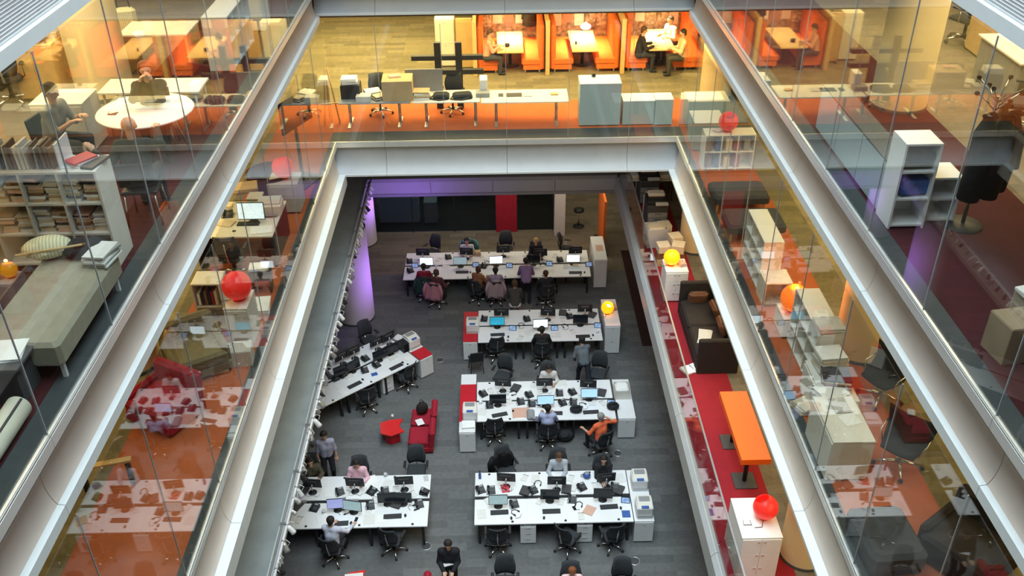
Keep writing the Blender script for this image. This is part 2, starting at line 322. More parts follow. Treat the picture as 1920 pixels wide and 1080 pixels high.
fascia(6, 'grey edge panels with pale lip, far side of upper level', 'F', 12, PF, LF, YF+.5, 'fascia_far', [XL-.25]+FX[1:-1]+[XR+.25])
# ribbed panels of the topmost level
P4 = [(0, 0), (0, -.12), (-.04, -.12)]
for k in range(22): P4 += [(-.04, -.13-.032*k), (-.045, -.137-.032*k), (-.045, -.152-.032*k), (-.04, -.157-.032*k)]
P4 += [(-.04, -.845)]; L4 = [(-.04, -.845), (.0, -.856), (.0, -1.0), (-.36, -1.0), (-.36, -.845)]
P4 = [(n-.1, z) for n, z in P4]; L4 = [(n-.1 if n > -.3 else n, z) for n, z in L4]
fascia(7, 'ribbed metal edge panel with white lip at top left corner', 'L', 16, P4, L4, 0, 'pale_grey', YS[:-1]+[16.93, 20.4, YF+.3])
fascia(8, 'ribbed metal edge panel with white lip at top right corner', 'R', 16, P4, L4, 0, 'pale_grey', YS[:-1]+[16.93, 20.4, YF+.3])
# gallery, ledge and far slab edges
t = tag(link('trim_9', None), 'pale steel edge of the red carpeted gallery', None, kind='structure')
for a in range(-4, 28, 4): part('panel', MB().extr([(3.98, 4.02), (3.9, 4.02), (3.82, 3.92), (3.80, 3.5), (3.98, 3.5)], 'y', a+.005, min(a+4, 28.19)-.005), 'fascia_far', t)
t = tag(link('trim_10', None), 'thin bright edge strip of the concrete ledge', None, kind='structure')
for a in range(-4, 28, 4): part('edge_strip', B(-4.43, -4.405, a+.004, min(a+4, 28.19)-.004, 3.55, 4.03), 'lip', t)
t = tag(link('trim_11', None), 'dim grey violet edge panels across the far end below the upper floors', None, kind='structure')
for i in range(4):
    a, b = -4.4+i*2.07, -4.4+(i+1)*2.07
    part('panel', B(a+.006, b-.006, 28.06, 28.2, 3.5, 3.93), 'fascia_far', t); part('edge_rail', B(a, b, 28.03, 28.2, 3.935, 4.06), 'grey', t); part('edge_rail', B(a, b, 28.03, 28.2, 3.4, 3.495), 'grey', t)
# glazing between the floors
def glazing(idx, label, side, z0, z1, y, js):
    t = tag(link('window_%d' % idx, None), label, None, kind='structure')
    for i in range(len(js)-1):
        a, b = js[i]+.006, js[i+1]-.006
        if side == 'L': mb = B(XL-.034, XL-.018, a, b, z0, z1)
        elif side == 'R': mb = B(XR+.018, XR+.034, a, b, z0, z1)
        else: mb = B(a, b, y+.018, y+.034, z0, z1)
        part('pane', mb, 'glass', t)
        if i:
            j = js[i]
            if side == 'L': mb = B(XL-.033, XL-.019, j-.0055, j+.0055, z0, z1)
            elif side == 'R': mb = B(XR+.019, XR+.033, j-.0055, j+.0055, z0, z1)
            else: mb = B(j-.0055, j+.0055, y+.019, y+.033, z0, z1)
            part('joint', mb, 'grey', t)
JSL = [j for j in JS if j > -4.5]+[YF]
FXP = [XL, -2.93, -1.372, .178, 1.733, 3.275, XR]
glazing(1, 'tall frameless glass wall along left side of orange level', 'L', 8.02, 11.02, 0, JSL)
glazing(2, 'tall frameless glass wall along right side of orange level', 'R', 8.02, 11.02, 0, JSL)
glazing(3, 'tall frameless glass wall in front of the booths', 'F', 8.02, 11.02, YF, FXP)
glazing(4, 'tall frameless glass wall along left side of upper level', 'L', 12.02, 15.02, 0, JSL)
glazing(5, 'tall frameless glass wall along right side of upper level', 'R', 12.02, 15.02, 0, JSL)
# gallery balustrade
t = tag(link('window_6', None), 'glass balustrade with thin dark top rail along the gallery', None, kind='structure')
for k in range(12):
    a = -3.9+k*2.65; part('pane', B(3.915, 3.93, a+.008, min(a+2.65, 28)-.008, 3.98, 5.26), 'glass_rail', t)
    part('top_rail', B(3.905, 3.94, a, min(a+2.65, 28), 5.26, 5.285), 'silver', t)
# dark glazed rooms at the far end of the ground floor
t = tag(link('window_7', None), 'dark glazed wall at the far end of the newsroom', None, kind='structure')
for i, (a, b) in enumerate([(-5.0, -3.4), (-3.4, -1.8), (-1.8, -.2), (.62, 1.95)]):
    part('pane', B(a+.01, b-.01, 31.66, 31.68, .06, 3.4), 'glass_dark', t); part('mullion', B(b-.01, b+.02, 31.64, 31.7, 0, 3.4), 'black', t)
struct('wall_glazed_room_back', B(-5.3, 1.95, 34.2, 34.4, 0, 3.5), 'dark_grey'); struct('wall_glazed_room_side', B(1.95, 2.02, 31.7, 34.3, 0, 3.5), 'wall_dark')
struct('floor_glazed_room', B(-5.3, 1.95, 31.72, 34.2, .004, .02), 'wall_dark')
struct('wall_red_pier', B(-.2, .6, 31.55, 31.95, 0, 3.5), 'red_fabric'); struct('wall_pale_pier', B(2.02, 2.42, 31.2, 31.6, 0, 3.5), 'column_pale')
area('purple_uplighter', (-3.1, 25.9, 1.7), 1.4, 3.0, 30, (.40, .16, 1), (0, PI/2, 0), spread=1.9); area('purple_uplighter', (-3.7, 30.2, 1.7), .8, 2.0, 26, (.42, .18, 1), (0, PI/2, .2), spread=1.8)
area('purple_uplighter', (-3.0, 25.6, 3.4), 1.6, .8, 26, (.38, .16, 1), (PI/2-.05, 0, 0), spread=2.2)

# ================================================================== FURNITURE PROTOTYPES
DZ = .73
def make_desk(w=1.285, d=.83, name='desk', lab='desk', m='desk_white', leg='black'):
    t = thing(name, lab, 'desk')
    part('tabletop', MB().box((0, 0, DZ-.016), (w, d, .032), ch=.008), m, t)
    for sx in (-1, 1):
        for sy in (-1, 1): part('leg', B(sx*(w/2-.12)-.03, sx*(w/2-.12)+.03, sy*(d/2-.1)-.04, sy*(d/2-.1)+.04, 0, DZ-.032), leg, t)
    part('modesty_panel', B(-w/2+.16, w/2-.16, d/2-.045, d/2-.025, .25, DZ-.032), leg, t)
    part('cable_port', MB().lathe([(.0, .012), (.028, .012), (.034, 0)], (w*.22, -d/2+.07, DZ), 12), 'black', t)
    return t
def make_monitor(scr, w=.47, h=.295, name='monitor', arm=True):
    t = thing(name, 'monitor', 'monitor')
    b = part('casing', MB().box((0, 0, 0), (w, .03, h), ch=.008).box((0, .025, -.01), (w*.5, .04, h*.45), ch=.01), 'black', t, loc=(0, 0, .275), rx=-.12)
    part('screen', B(-w/2+.012, w/2-.012, -.019, -.0155, -h/2+.018, h/2-.012), scr, b)
    part('badge_strip', B(-w*.28, w*.28, .0165, .0185, h*.2, h*.28), 'grey', b)
    part('stand', MB().tube([(0, .05, .0), (0, .07, .15), (0, .03, .26)], .018, 8), 'silver', t)
    part('base', MB().lathe([(0, .012), (.10, .010), (.11, 0)], (0, .05, 0), 16), 'black', t)
    part('cable', MB().tube([(.03, .06, .2), (.09, .12, .06), (.16, .14, .012), (.10, .2, .012), (-.05, .16, .012), (-.16, .2, .012), (-.2, .12, .012)], .008, 5), 'pale_grey', t)
    return t
MON = {k: Proto(make_monitor(k)) for k in ('scr_off', 'scr_white', 'scr_blue', 'scr_teal', 'scr_lilac', 'scr_grey')}
def make_keyboard():
    t = thing('keyboard', 'keyboard', 'keyboard'); part('case', MB().box((0, 0, .01), (.44, .15, .02), ch=.005), 'black', t)
    mb = MB()
    for r in range(5):
        for c in range(14): mb.box((-.2+c*.0308, -.056+r*.028, .0225), (.025, .022, .006))
    part('keys', mb, 'dark_grey', t)['kind'] = 'stuff'; return t
def make_mouse():
    t = thing('mouse', 'mouse', 'mouse'); part('shell', MB().ball((0, 0, .012), .05, 10, (.62, 1.1, .5)), 'black', t); part('wheel', MB().tube([(-.006, .03, .034), (.006, .03, .034)], .008, 8), 'grey', t); return t
def make_phone():
    t = thing('desk_phone', 'phone', 'phone')
    part('body', MB().extr([(-.11, 0), (.11, 0), (.11, .09), (.07, .10), (-.11, .025)], 'x', -.1, .1), 'black', t)
    h = part('handset', MB().tube([(-.068, -.09, .065), (-.068, -.06, .085), (-.068, .05, .125), (-.068, .08, .12)], [.026, .02, .02, .026], 8), 'black_gloss', t)
    part('cord', MB().tube([(-.068, -.1, .05), (-.12, -.12, .01), (-.13, -.02, .01), (-.1, .06, .02)], .006, 5), 'dark_grey', h)
    part('display', MB().box((.03, .06, .105), (.1, .05, .006), rx=.32), 'grey', t)
    part('keypad', MB().box((.03, -.03, .066), (.1, .09, .006), rx=.36), 'dark_grey', t); return t
def make_tablet():
    t = thing('touch_panel', 'panel', 'touch screen')
    part('body', MB().extr([(-.06, 0), (.08, 0), (.08, .04), (.03, .15), (.0, .155)], 'x', -.11, .11), 'black', t)
    part('screen', MB().box((0, -.035, .082), (.19, .13, .004), rx=1.19), 'scr_tab', t); part('foot', B(-.09, .09, .08, .12, 0, .012), 'black', t); return t
def make_chair():
    t = thing('office_chair', 'chair', 'chair')
    s = part('seat', MB().box((0, .01, .45), (.48, .47, .075), ch=.03), 'mesh_fabric', t); part('seat_pan', MB().box((0, 0, .405), (.34, .34, .03)), 'black', s)
    mb = MB(); nx, nz = 7, 7; V = []; Fc = []
    for j in range(nz):
        for i in range(nx):
            u = -1+2*i/(nx-1); v = j/(nz-1); wd = .20+.05*math.sin(PI*min(1, v*1.15)); x = u*wd
            y = -.25+.07*u*u-.10*v+.05*math.sin(PI*v); V.append((x, y, .52+.52*v))
    for j in range(nz-1):
        for i in range(nx-1): a = j*nx+i; Fc.append([a, a+1, a+nx+1, a+nx])
    n = len(V); V2 = V+[(x, y-.03, z) for x, y, z in V]; F2 = [f[::-1] for f in Fc]+[[q+n for q in f] for f in Fc]
    bd = [i for i in range(nx)]+[nx*j+nx-1 for j in range(1, nz)]+[nx*(nz-1)+i for i in range(nx-2, -1, -1)]+[nx*j for j in range(nz-2, 0, -1)]
    for k in range(len(bd)): a, b = bd[k], bd[(k+1) % len(bd)]; F2.append([a, b, b+n, a+n])
    bk = part('backrest', mb.add(V2, F2, True), 'mesh_fabric', t); part('spine', MB().tube([(0, -.12, .40), (0, -.27, .45), (0, -.315, .7), (0, -.35, .9)], [.025, .025, .02, .012], 8), 'chrome', bk)
    for sx in (-1, 1):
        a = part('armrest', MB().tube([(sx*.2, -.05, .41), (sx*.29, -.05, .46), (sx*.29, -.06, .66)], .014, 8), 'chrome', t); part('arm_pad', MB().box((sx*.29, 0, .675), (.07, .25, .03), ch=.012), 'black', a)
    part('gas_lift', MB().tube([(0, 0, .09), (0, 0, .25), (0, 0, .4)], [.03, .03, .02], 10), 'black', t)
    for k in range(5):
        q = 2*PI*k/5+.3; c, s_ = math.cos(q), math.sin(q)
        lg = part('base_leg', MB().tube([(0, 0, .12), (c*.17, s_*.17, .105), (c*.32, s_*.32, .075)], [.032, .024, .017], 8), 'chrome', t)
        part('caster', MB().tube([(c*.32-s_*.025, s_*.32+c*.025, .032), (c*.32+s_*.025, s_*.32-c*.025, .032)], .031, 10), 'black', lg)
    return t
def make_printer():
    t = thing('laser_printer', 'printer', 'printer')
    part('body', MB().box((0, 0, .17), (.4, .42, .34), ch=.025), 'white', t); part('top_cover', MB().extr([(-.19, .34), (.2, .34), (.2, .37), (.0, .40), (-.10, .36)], 'x', -.18, .18), 'offwhite', t)
    part('output_tray', B(-.13, .13, -.02, .14, .395, .401), 'grey', t); part('control_panel', MB().box((0, -.165, .347), (.18, .08, .02), ch=.006), 'paper_blue', t)
    part('paper_drawer', B(-.17, .17, -.222, -.205, .03, .12), 'pale_grey', t); return t
def make_pedestal():
    t = thing('drawer_pedestal', 'pedestal', 'cabinet'); part('body', B(-.19, .19, -.27, .27, .03, .6), 'white', t); part('plinth', B(-.17, .17, -.25, .25, 0, .03), 'black', t)
    for k in range(3):
        d = part('drawer', B(-.185, .185, -.283, -.271, .045+k*.185, .22+k*.185), 'white', t); part('handle', B(-.06, .06, -.295, -.284, .18+k*.185, .19+k*.185), 'silver', d)
    return t
KEYB, MOUSE, PHONE, TAB, CHAIR, PRINTER, PED = [Proto(f()) for f in (make_keyboard, make_mouse, make_phone, make_tablet, make_chair, make_printer, make_pedestal)]
DESK = Proto(make_desk())
def sheet(name, label, cat, p, w, d, h, m, rz=0., group=None, n=1):        # a sheet, folder, book or small pile of paper
    t = thing(name, label, cat, p, rz, group); z = 0
    hh = h/n
    for k in range(n):
        a = rnd.uniform(-.12, .12) if n > 1 else 0; ox, oy = (rnd.uniform(-.015, .015), rnd.uniform(-.015, .015)) if n > 1 else (0, 0)
        mm = m if isinstance(m, str) else m[k % len(m)]
        part('sheet' if n == 1 else 'layer', MB().box((0, 0, hh/2), (w, d, hh*.96)), mm, t, loc=(ox, oy, k*hh), rz=a)
    return t
def cabinet(name, label, x0, x1, y0, y1, z0, z1, m='white', doors=(1, 1), face='-y', top=None, cat='cabinet', group=None, handle='silver', rz=None):
    w, d, h = x1-x0, y1-y0, z1-z0; t = thing(name, label, cat, ((x0+x1)/2, (y0+y1)/2, z0), rz or 0., group)
    part('body', B(-w/2, w/2, -d/2, d/2, .03, h-.02), m, t); part('plinth', B(-w/2+.02, w/2-.02, -d/2+.02, d/2-.02, 0, .03), 'dark_grey', t); part('top', MB().box((0, 0, h-.01), (w+.01, d+.01, .02), ch=.004), top or m, t)
    if doors:
        nc, nr = doors; g = .006
        for i in range(nc):
            for j in range(nr):
                hz0 = .05+(h-.09)*j/nr; hz1 = .05+(h-.09)*(j+1)/nr-g
                if face in ('-y', '+y'):
                    s = -1 if face == '-y' else 1; a = -w/2+.01+(w-.02)*i/nc; b = -w/2+.01+(w-.02)*(i+1)/nc-g
                    dr = part('door', B(a, b, min(s*d/2, s*(d/2+.016)), max(s*d/2, s*(d/2+.016)), hz0, hz1), m, t)
                    hx = (b-.05 if i % 2 == 0 and nc > 1 else (a+.05 if nc > 1 else 0)); part('handle', MB().box((hx, s*(d/2+.024), hz1-.05), (.05, .014, .012)), handle, dr)
                else:
                    s = -1 if face == '-x' else 1; a = -d/2+.01+(d-.02)*i/nc; b = -d/2+.01+(d-.02)*(i+1)/nc-g
                    dr = part('door', B(min(s*w/2, s*(w/2+.016)), max(s*w/2, s*(w/2+.016)), a, b, hz0, hz1), m, t); part('handle', MB().box((s*(w/2+.024), (a+b)/2, hz1-.05), (.014, .05, .012)), handle, dr)
    return t
def shelving(name, label, x, y, z, w, d, h, nc, nr, m='white', rz=0., cat='shelf', back=True, group=None, th=.025):   # open towards local -y
    t = thing(name, label, cat, (x, y, z), rz, group)
    for i in range(nc+1): xx = -w/2+th/2+(w-th)*i/nc; part('upright', B(xx-th/2, xx+th/2, -d/2, d/2, 0, h), m, t)
    for j in range(nr+1): zz = th/2+.03+(h-th-.03)*j/nr; part('shelf_board', B(-w/2+.001, w/2-.001, -d/2+.002, d/2-.002, zz-th/2, zz+th/2+(.001 if j == nr else 0)), m, t)
    if back: part('back_panel', B(-w/2+.01, w/2-.01, d/2-.012, d/2-.002, .03, h-.01), m, t)
    return t
def ball_lamp(label, p, r, kind, tilt=.5, rz=0., power=0):
    t = thing('ball_lamp', label, 'lamp', p, rz)
    prof = [(r*math.sin(a), -r*math.cos(a)) for a in [PI*k/20 for k in range(1, 17)]]; e = prof[-1]
    prof2 = prof+[(e[0]*.94, e[1]-.005)]+[(q[0]*.93, q[1]*.93) for q in prof[::-1]]
    sh = part('shade', MB().lathe(prof2, (0, 0, 0), 28), {'red': 'lamp_red', 'orange': 'lamp_orange', 'yellow': 'lamp_yellow'}[kind], t, loc=(0, 0, r+.02), rx=tilt)
    part('rim', MB().lathe([(e[0]*1.02, e[1]-.008), (e[0]*1.03, e[1]+.004), (e[0]*.95, e[1]+.006)], (0, 0, 0), 28), 'lamp_red' if kind == 'red' else 'lamp_orange', sh)
    part('bulb', MB().ball((0, 0, r*.15), r*.45, 12), 'lamp_in' if kind == 'red' else 'lamp_core', sh)
    part('foot', MB().lathe([(0, .03), (r*.35, .03), (r*.42, 0)], (0, 0, 0), 20), 'lamp_in', t)
    part('cord', MB().tube([(-r*.3, -.02, .012), (-r*1.1, -.08, .008), (-r*1.5, .02, .008)], .006, 5), 'black', t)
    if power: point('lamp_glow', (p[0], p[1], p[2]+r*2.35), power, (1, .26, .06), .03)
    return t
# ================================================================== PEOPLE
def surfnet(D, org, vx):
    I = D < 0; c = [I[a:I.shape[0]-1+a, b:I.shape[1]-1+b, e:I.shape[2]-1+e] for a in (0, 1) for b in (0, 1) for e in (0, 1)]
    s = sum(x.astype(np.int8) for x in c); act = (s > 0) & (s < 8); idx = -np.ones(act.shape, int); ii = np.argwhere(act); idx[act] = np.arange(len(ii))
    acc = np.zeros((len(ii), 3)); cnt = np.zeros(len(ii)); K = [(a, b, e) for a in (0, 1) for b in (0, 1) for e in (0, 1)]
    for p in K:
        for ax in range(3):
            if p[ax]: continue
            q = list(p); q[ax] = 1; d0 = D[ii[:, 0]+p[0], ii[:, 1]+p[1], ii[:, 2]+p[2]]; d1 = D[ii[:, 0]+q[0], ii[:, 1]+q[1], ii[:, 2]+q[2]]
            x = (d0 < 0) != (d1 < 0); t = np.where(x, d0/np.where(d0-d1 == 0, 1, d0-d1), 0); o = np.array(p, float)[None]+np.eye(3)[ax][None]*t[:, None]
            acc += np.where(x[:, None], o, 0); cnt += x
    V = (ii+acc/cnt[:, None])*vx+org; Fs = []
    for ax in range(3):
        u, v = [(1, 2), (2, 0), (0, 1)][ax]; sl0 = [slice(None)]*3; sl1 = [slice(None)]*3; sl0[ax] = slice(0, -1); sl1[ax] = slice(1, None)
        a = I[tuple(sl0)]; b = I[tuple(sl1)]
        for w_, rev in ((a & ~b, False), (~a & b, True)):
            e = np.argwhere(w_); e = e[(e[:, u] > 0) & (e[:, v] > 0) & (e[:, u] < idx.shape[u]) & (e[:, v] < idx.shape[v])]
            def cell(du, dv): k = e.copy(); k[:, u] -= du; k[:, v] -= dv; return idx[k[:, 0], k[:, 1], k[:, 2]]
            qd = np.stack([cell(1, 1), cell(0, 1), cell(0, 0), cell(1, 0)], 1)
            Fs.append(qd[:, ::-1] if rev else qd)
    return V, np.concatenate(Fs)
def blob(caps, vx, k=.010, cut=None, extra=()):
    P0 = np.array([c[0] for c in caps], float); P1 = np.array([c[1] for c in caps], float); R0 = np.array([c[2] for c in caps]); R1 = np.array([c[3] if len(c) > 3 else c[2] for c in caps])
    lo = np.minimum((P0-R0[:, None]).min(0), (P1-R1[:, None]).min(0))-2.5*vx; hi = np.maximum((P0+R0[:, None]).max(0), (P1+R1[:, None]).max(0))+2.5*vx
    n = np.ceil((hi-lo)/vx).astype(int)+1; G = np.stack(np.meshgrid(*[lo[a]+vx*np.arange(n[a]) for a in range(3)], indexing='ij'), -1).astype(np.float32)
    S = np.zeros(G.shape[:3], np.float32)
    for a, b, r, q in zip(P0, P1, R0, R1):
        ab = b-a; L_ = max(ab@ab, 1e-9); t = np.clip(((G-a)@ab)/L_, 0, 1); d = np.linalg.norm(G-a-t[..., None]*ab, axis=-1)-(r+(q-r)*t); S += np.exp(np.clip(-d/k, -60, 60))
    D = -k*np.log(np.maximum(S, 1e-25))
    if cut is not None: D = np.maximum(D, (G-cut[0])@cut[1])
    for a, b, r, q in extra:
        ab = b-a; L_ = max(ab@ab, 1e-9); t = np.clip(((G-a)@ab)/L_, 0, 1); D = np.minimum(D, np.linalg.norm(G-a-t[..., None]*ab, axis=-1)-(r+(q-r)*t))
    return surfnet(D, lo, vx)
def V3(*a): return np.array(a, float)
def ik(a, c, l1, l2, pole):
    d = c-a; L_ = np.linalg.norm(d); mx = (l1+l2)*.995
    if L_ > mx: c = a+d*mx/L_; d = c-a; L_ = mx
    x = (l1*l1-l2*l2+L_*L_)/(2*L_); hgt = math.sqrt(max(l1*l1-x*x, 1e-6)); u = d/L_; p = pole-u*(pole@u); p /= np.linalg.norm(p); return a+u*x+p*hgt, c
SKINS = {'light': (.62, .36, .25), 'tan': (.42, .24, .15), 'dark': (.16, .085, .055), 'warm': (.66, .40, .27)}
HAIR = {'dark': (.02, .015, .012), 'brown': (.08, .04, .02), 'auburn': (.22, .07, .025), 'grey': (.3, .29, .28), 'blond': (.45, .30, .12)}
def pm(c, rough=.85, kind=None, c2=None):
    k = 'cloth_%d_%d_%d%s' % (c[0]*999, c[1]*999, c[2]*999, kind or '')
    if k not in M: M[k] = mat(k, c, rough, var=.12, scale=(16 if kind else 9), bump=.15, kind=kind, c2=c2)
    return M[k]
def person(label, p, rz, pose='sit', lean=.15, head=(0, .25), lh=None, rh=None, shirt=(.5, .5, .55), trousers=(.03, .03, .04), skin='light', hair='dark', style='short', sleeve='long', feet=None, hipz=None, vx=.021, stripe=None, side=0., jacket=False, group='people', sc=1.):
    sit = pose == 'sit'; hp = V3(0, 0, hipz if hipz else (.55 if sit else .92)); sd = V3(math.sin(side)*.6, math.sin(lean), math.cos(lean)*math.cos(side)); sd /= np.linalg.norm(sd)
    ch = hp+sd*.27; sh = hp+sd*.45; nk = hp+sd*.515; X = V3(1, 0, 0)
    hd = V3(0, math.sin(lean*.6), math.cos(lean*.6)); hc = nk+hd*.075+V3(0, .015, .095)
    sL, sR = sh-X*.17, sh+X*.17
    if lh is None: lh = (-.16, .40, .80) if sit else (-.25, .06, .80)
    if rh is None: rh = (.16, .40, .80) if sit else (.25, .06, .80)
    eL, wL = ik(sL, V3(*lh), .28, .25, V3(-.5, -.5, -.8)); eR, wR = ik(sR, V3(*rh), .28, .25, V3(.5, -.5, -.8))
    if feet is None: feet = ((-.13, .42, .09), (.13, .40, .09)) if sit else ((-.10, .02, .09), (.10, .0, .09))
    hL, hR = hp+V3(-.09, 0, -.03), hp+V3(.09, 0, -.03); kL, aL = ik(hL, V3(*feet[0]), .42, .43, V3(-.12, 1, .3)); kR, aR = ik(hR, V3(*feet[1]), .42, .43, V3(.12, 1, .3))
    def torso(e): return [(hp+V3(-.06, 0, .0), ch+V3(-.055, 0, 0), .105+e, .11+e), (hp+V3(.06, 0, 0), ch+V3(.055, 0, 0), .105+e, .11+e), (ch+V3(-.06, 0, 0), sh+V3(-.10, 0, -.03), .11+e, .085+e), (ch+V3(.06, 0, 0), sh+V3(.10, 0, -.03), .11+e, .085+e), (sL, sR, .062+e, .062+e)]
    def arm(e, fore): return sum([[(s, el, .054+e, .043+e)]+([(el, w_, .043+e, .032+e)] if fore else [(el, el+(w_-el)*.12, .043+e, .042+e)]) for s, el, w_ in ((sL, eL, wL), (sR, eR, wR))], [])
    def legs(e): return [(hL, hR, .10+e)]+sum([[(h_, k_, .083+e, .060+e), (k_, a_, .058+e, .042+e)] for h_, k_, a_ in ((hL, kL, aL), (hR, kR, aR))], [])
    body = torso(-.006)+arm(-.004, True)+legs(-.006)+[(nk-hd*.05, hc-hd*.03, .052, .05)]
    b = MB(); b.cm = 0; v, f = blob(body, vx); b.add(v.tolist(), f.tolist(), True)
    # head
    yw, pt = head; cy_, sy_ = math.cos(yw), math.sin(yw); cp_, sp_ = math.cos(pt), math.sin(pt)
    RM = np.array([[cy_, -sy_, 0], [sy_, cy_, 0], [0, 0, 1]])@np.array([[1, 0, 0], [0, cp_, sp_], [0, -sp_, cp_]])
    H = lambda *q: hc+RM@V3(*q)
    hc_caps = [(H(0, -.015, .03), H(0, .012, .02), .088, .078), (H(0, .02, -.03), H(0, .03, -.065), .062, .042), (H(0, -.02, -.02), nk+hd*.02, .058, .05), (H(0, .088, .012), H(0, .100, -.018), .011, .015), (H(-.082, -.005, .012), H(-.084, -.01, -.015), .014), (H(.082, -.005, .012), H(.084, -.01, -.015), .014), (H(-.012, .074, -.052), H(.012, .074, -.052), .011)]
    v, f = blob(hc_caps, .0125, .007); b.add(v.tolist(), f.tolist(), True)
    # hands: palm, four fingers, thumb
    for el, w_, s in ((eL, wL, -1), (eR, wR, 1)):
        d = (w_-el)/np.linalg.norm(w_-el); d = d*.75+V3(0, .55, -.12)*.5; d /= np.linalg.norm(d); sdv = np.cross(d, V3(0, 0, 1)); sdv /= max(np.linalg.norm(sdv), 1e-6); up = np.cross(sdv, d)
        pk = w_+d*.085; caps = [(w_-d*.01, pk-sdv*.02, .026, .017), (w_-d*.01, pk+sdv*.02, .026, .017)]
        for i, L_ in enumerate((.066, .076, .07, .054)):
            r0 = pk+sdv*s*(-.030+.020*i); m1 = r0+d*L_*.55-up*.012; m2 = m1+d*L_*.35-up*.03; caps += [(r0, m1, .0095, .0085), (m1, m2, .0085, .0075)]
        tb = w_+d*.03-sdv*s*.028; t1 = tb+d*.035-sdv*s*.028-up*.008; caps += [(tb, t1, .0115, .0095), (t1, t1+d*.03-up*.012, .0095, .008)]
        v, f = blob(caps, .0085, .004); b.add(v.tolist(), f.tolist(), True)
    b.cm = 1
    for s in (-1, 1): b.ball(tuple(H(s*.032, .077, .018)), .0115, 8)
    b.cm = 2; b.ball(tuple(H(0, .078, -.053)), .013, 8, (1.7, .6, .4))
    sk = pm(SKINS[skin], .6)
    t = part('person', b, [sk, M['black_gloss'], pm((.45, .14, .12), .6)], None, loc=p, rz=rz); tag(t, label, 'person', group); t.scale = (sc, sc, sc)
    # clothes and hair as children
    c = MB(); e = .010 if not jacket else .02; v, f = blob(torso(e)+arm(e, sleeve == 'long')+[(sh+V3(0, -.01, .0), nk-hd*.035, .07, .062)], vx*.95); c.add(v.tolist(), f.tolist(), True); part('jacket' if jacket else 'shirt', c, pm(shirt, kind='stripe' if stripe else None, c2=stripe), t)
    c = MB(); v, f = blob(legs(.009), vx*.95); c.add(v.tolist(), f.tolist(), True); part('trousers', c, pm(trousers), t)
    for a_, k_ in ((aL, kL), (aR, kR)):
        c = MB(); v, f = blob([(a_+V3(0, -.03, -.045), a_+V3(0, .13, -.055), .040, .033)], .018, .006); c.add(v.tolist(), f.tolist(), True); part('shoe', c, 'black', t)
    if style != 'bald':
        hcaps = [(H(0, -.018, .034), H(0, .010, .026), .098, .089), (H(0, -.03, -.02), H(0, -.03, -.05), .078, .064), (H(0, -.14, -.2), H(0, -.14, -.2), .001, .001), (H(0, .1, .14), H(0, .1, .14), .001, .001)]
        cutp = (H(0, .066, .078), RM@V3(0, .80, -.60)); ex = []
        if style == 'long': ex = [(H(-.07, -.02, .02), H(-.08, -.0, -.14), .036, .03), (H(.07, -.02, .02), H(.08, -.0, -.14), .036, .03), (H(0, -.05, 0), H(0, -.075, -.17), .07, .05)]
        if style == 'mid': ex = [(H(-.072, -.015, .02), H(-.076, -.0, -.06), .03, .026), (H(.072, -.015, .02), H(.076, -.0, -.06), .03, .026), (H(0, -.045, 0), H(0, -.05, -.08), .068, .05)]
        v, f = blob(hcaps, .0125, .006, cutp, ex); c = MB(); c.add(v.tolist(), f.tolist(), True); part('hair', c, pm(HAIR[hair], .7), t)
    return t

# ================================================================== GROUND FLOOR NEWSROOM
ROW = {'A': 'farthest desk row', 'B': 'lamp-lit desk row', 'C': 'middle desk row', 'D': 'nearest right desk row', 'E': 'nearest left desk row', 'F': 'slanted desk row'}
FA = math.radians(39)
def pod(k, x0, n, y0, y1, w=1.285):
    for sd, yc, rz in (('near', y0+.415, 0.), ('far', y1-.415, PI)):
        for i in range(n): DESK.put((x0+w*(i+.5), yc, 0), rz, 'white desk, %s from left on %s side of the %s' % (nth(i), sd, ROW[k]), 'newsroom desks')
    t = thing('cable_trunking', 'black cable trunking along the middle of the %s' % ROW[k], 'cable tray', (x0+w*n/2, (y0+y1)/2, 0)); L_ = w*n-.04; g = (y1-y0-1.66)/2-.006
    part('channel', B(-L_/2, L_/2, -g, g, DZ-.12, DZ-.02), 'black', t)
    for i in range(n): part('bracket', B(-L_/2+w*(i+.35), -L_/2+w*(i+.35)+.06, -g*.8, g*.8, 0, DZ-.12), 'black', t); part('socket_bar', B(-L_/2+w*(i+.5)-.15, -L_/2+w*(i+.5)+.15, -g*.8, g*.8, DZ-.02, DZ+.03), 'grey', t)
for a in (('A', -3.39, 5, 27.08, 28.85), ('B', -.79, 3, 23.37, 25.11), ('C', -.79, 3, 19.68, 21.41), ('D', -.79, 3, 15.91, 17.68), ('E', -5.775, 3, 15.9, 17.66)): pod(*a)
FO = Vector((-2.55, 22.5, 0)); FX_ = Vector((math.cos(FA), math.sin(FA), 0)); FY_ = Vector((-math.sin(FA), math.cos(FA), 0))
for sd, v, rz in (('near', .415, 0.), ('far', 1.325, PI)):
    for i in range(3): DESK.put(FO-FX_*(1.285*(2.5-i))+FY_*v, FA+rz, 'white desk, %s from left on %s side of the %s' % (nth(i), sd, ROW['F']), 'newsroom desks')
t = thing('cable_trunking', 'black cable trunking along the middle of the slanted desk row', 'cable tray', FO-FX_*1.93+FY_*.87, FA)
part('channel', B(-1.9, 1.9, -.036, .036, DZ-.12, DZ-.02), 'black', t)
for i in range(3): part('bracket', B(-1.2+i*1.2, -1.14+i*1.2, -.03, .03, 0, DZ-.12), 'black', t)
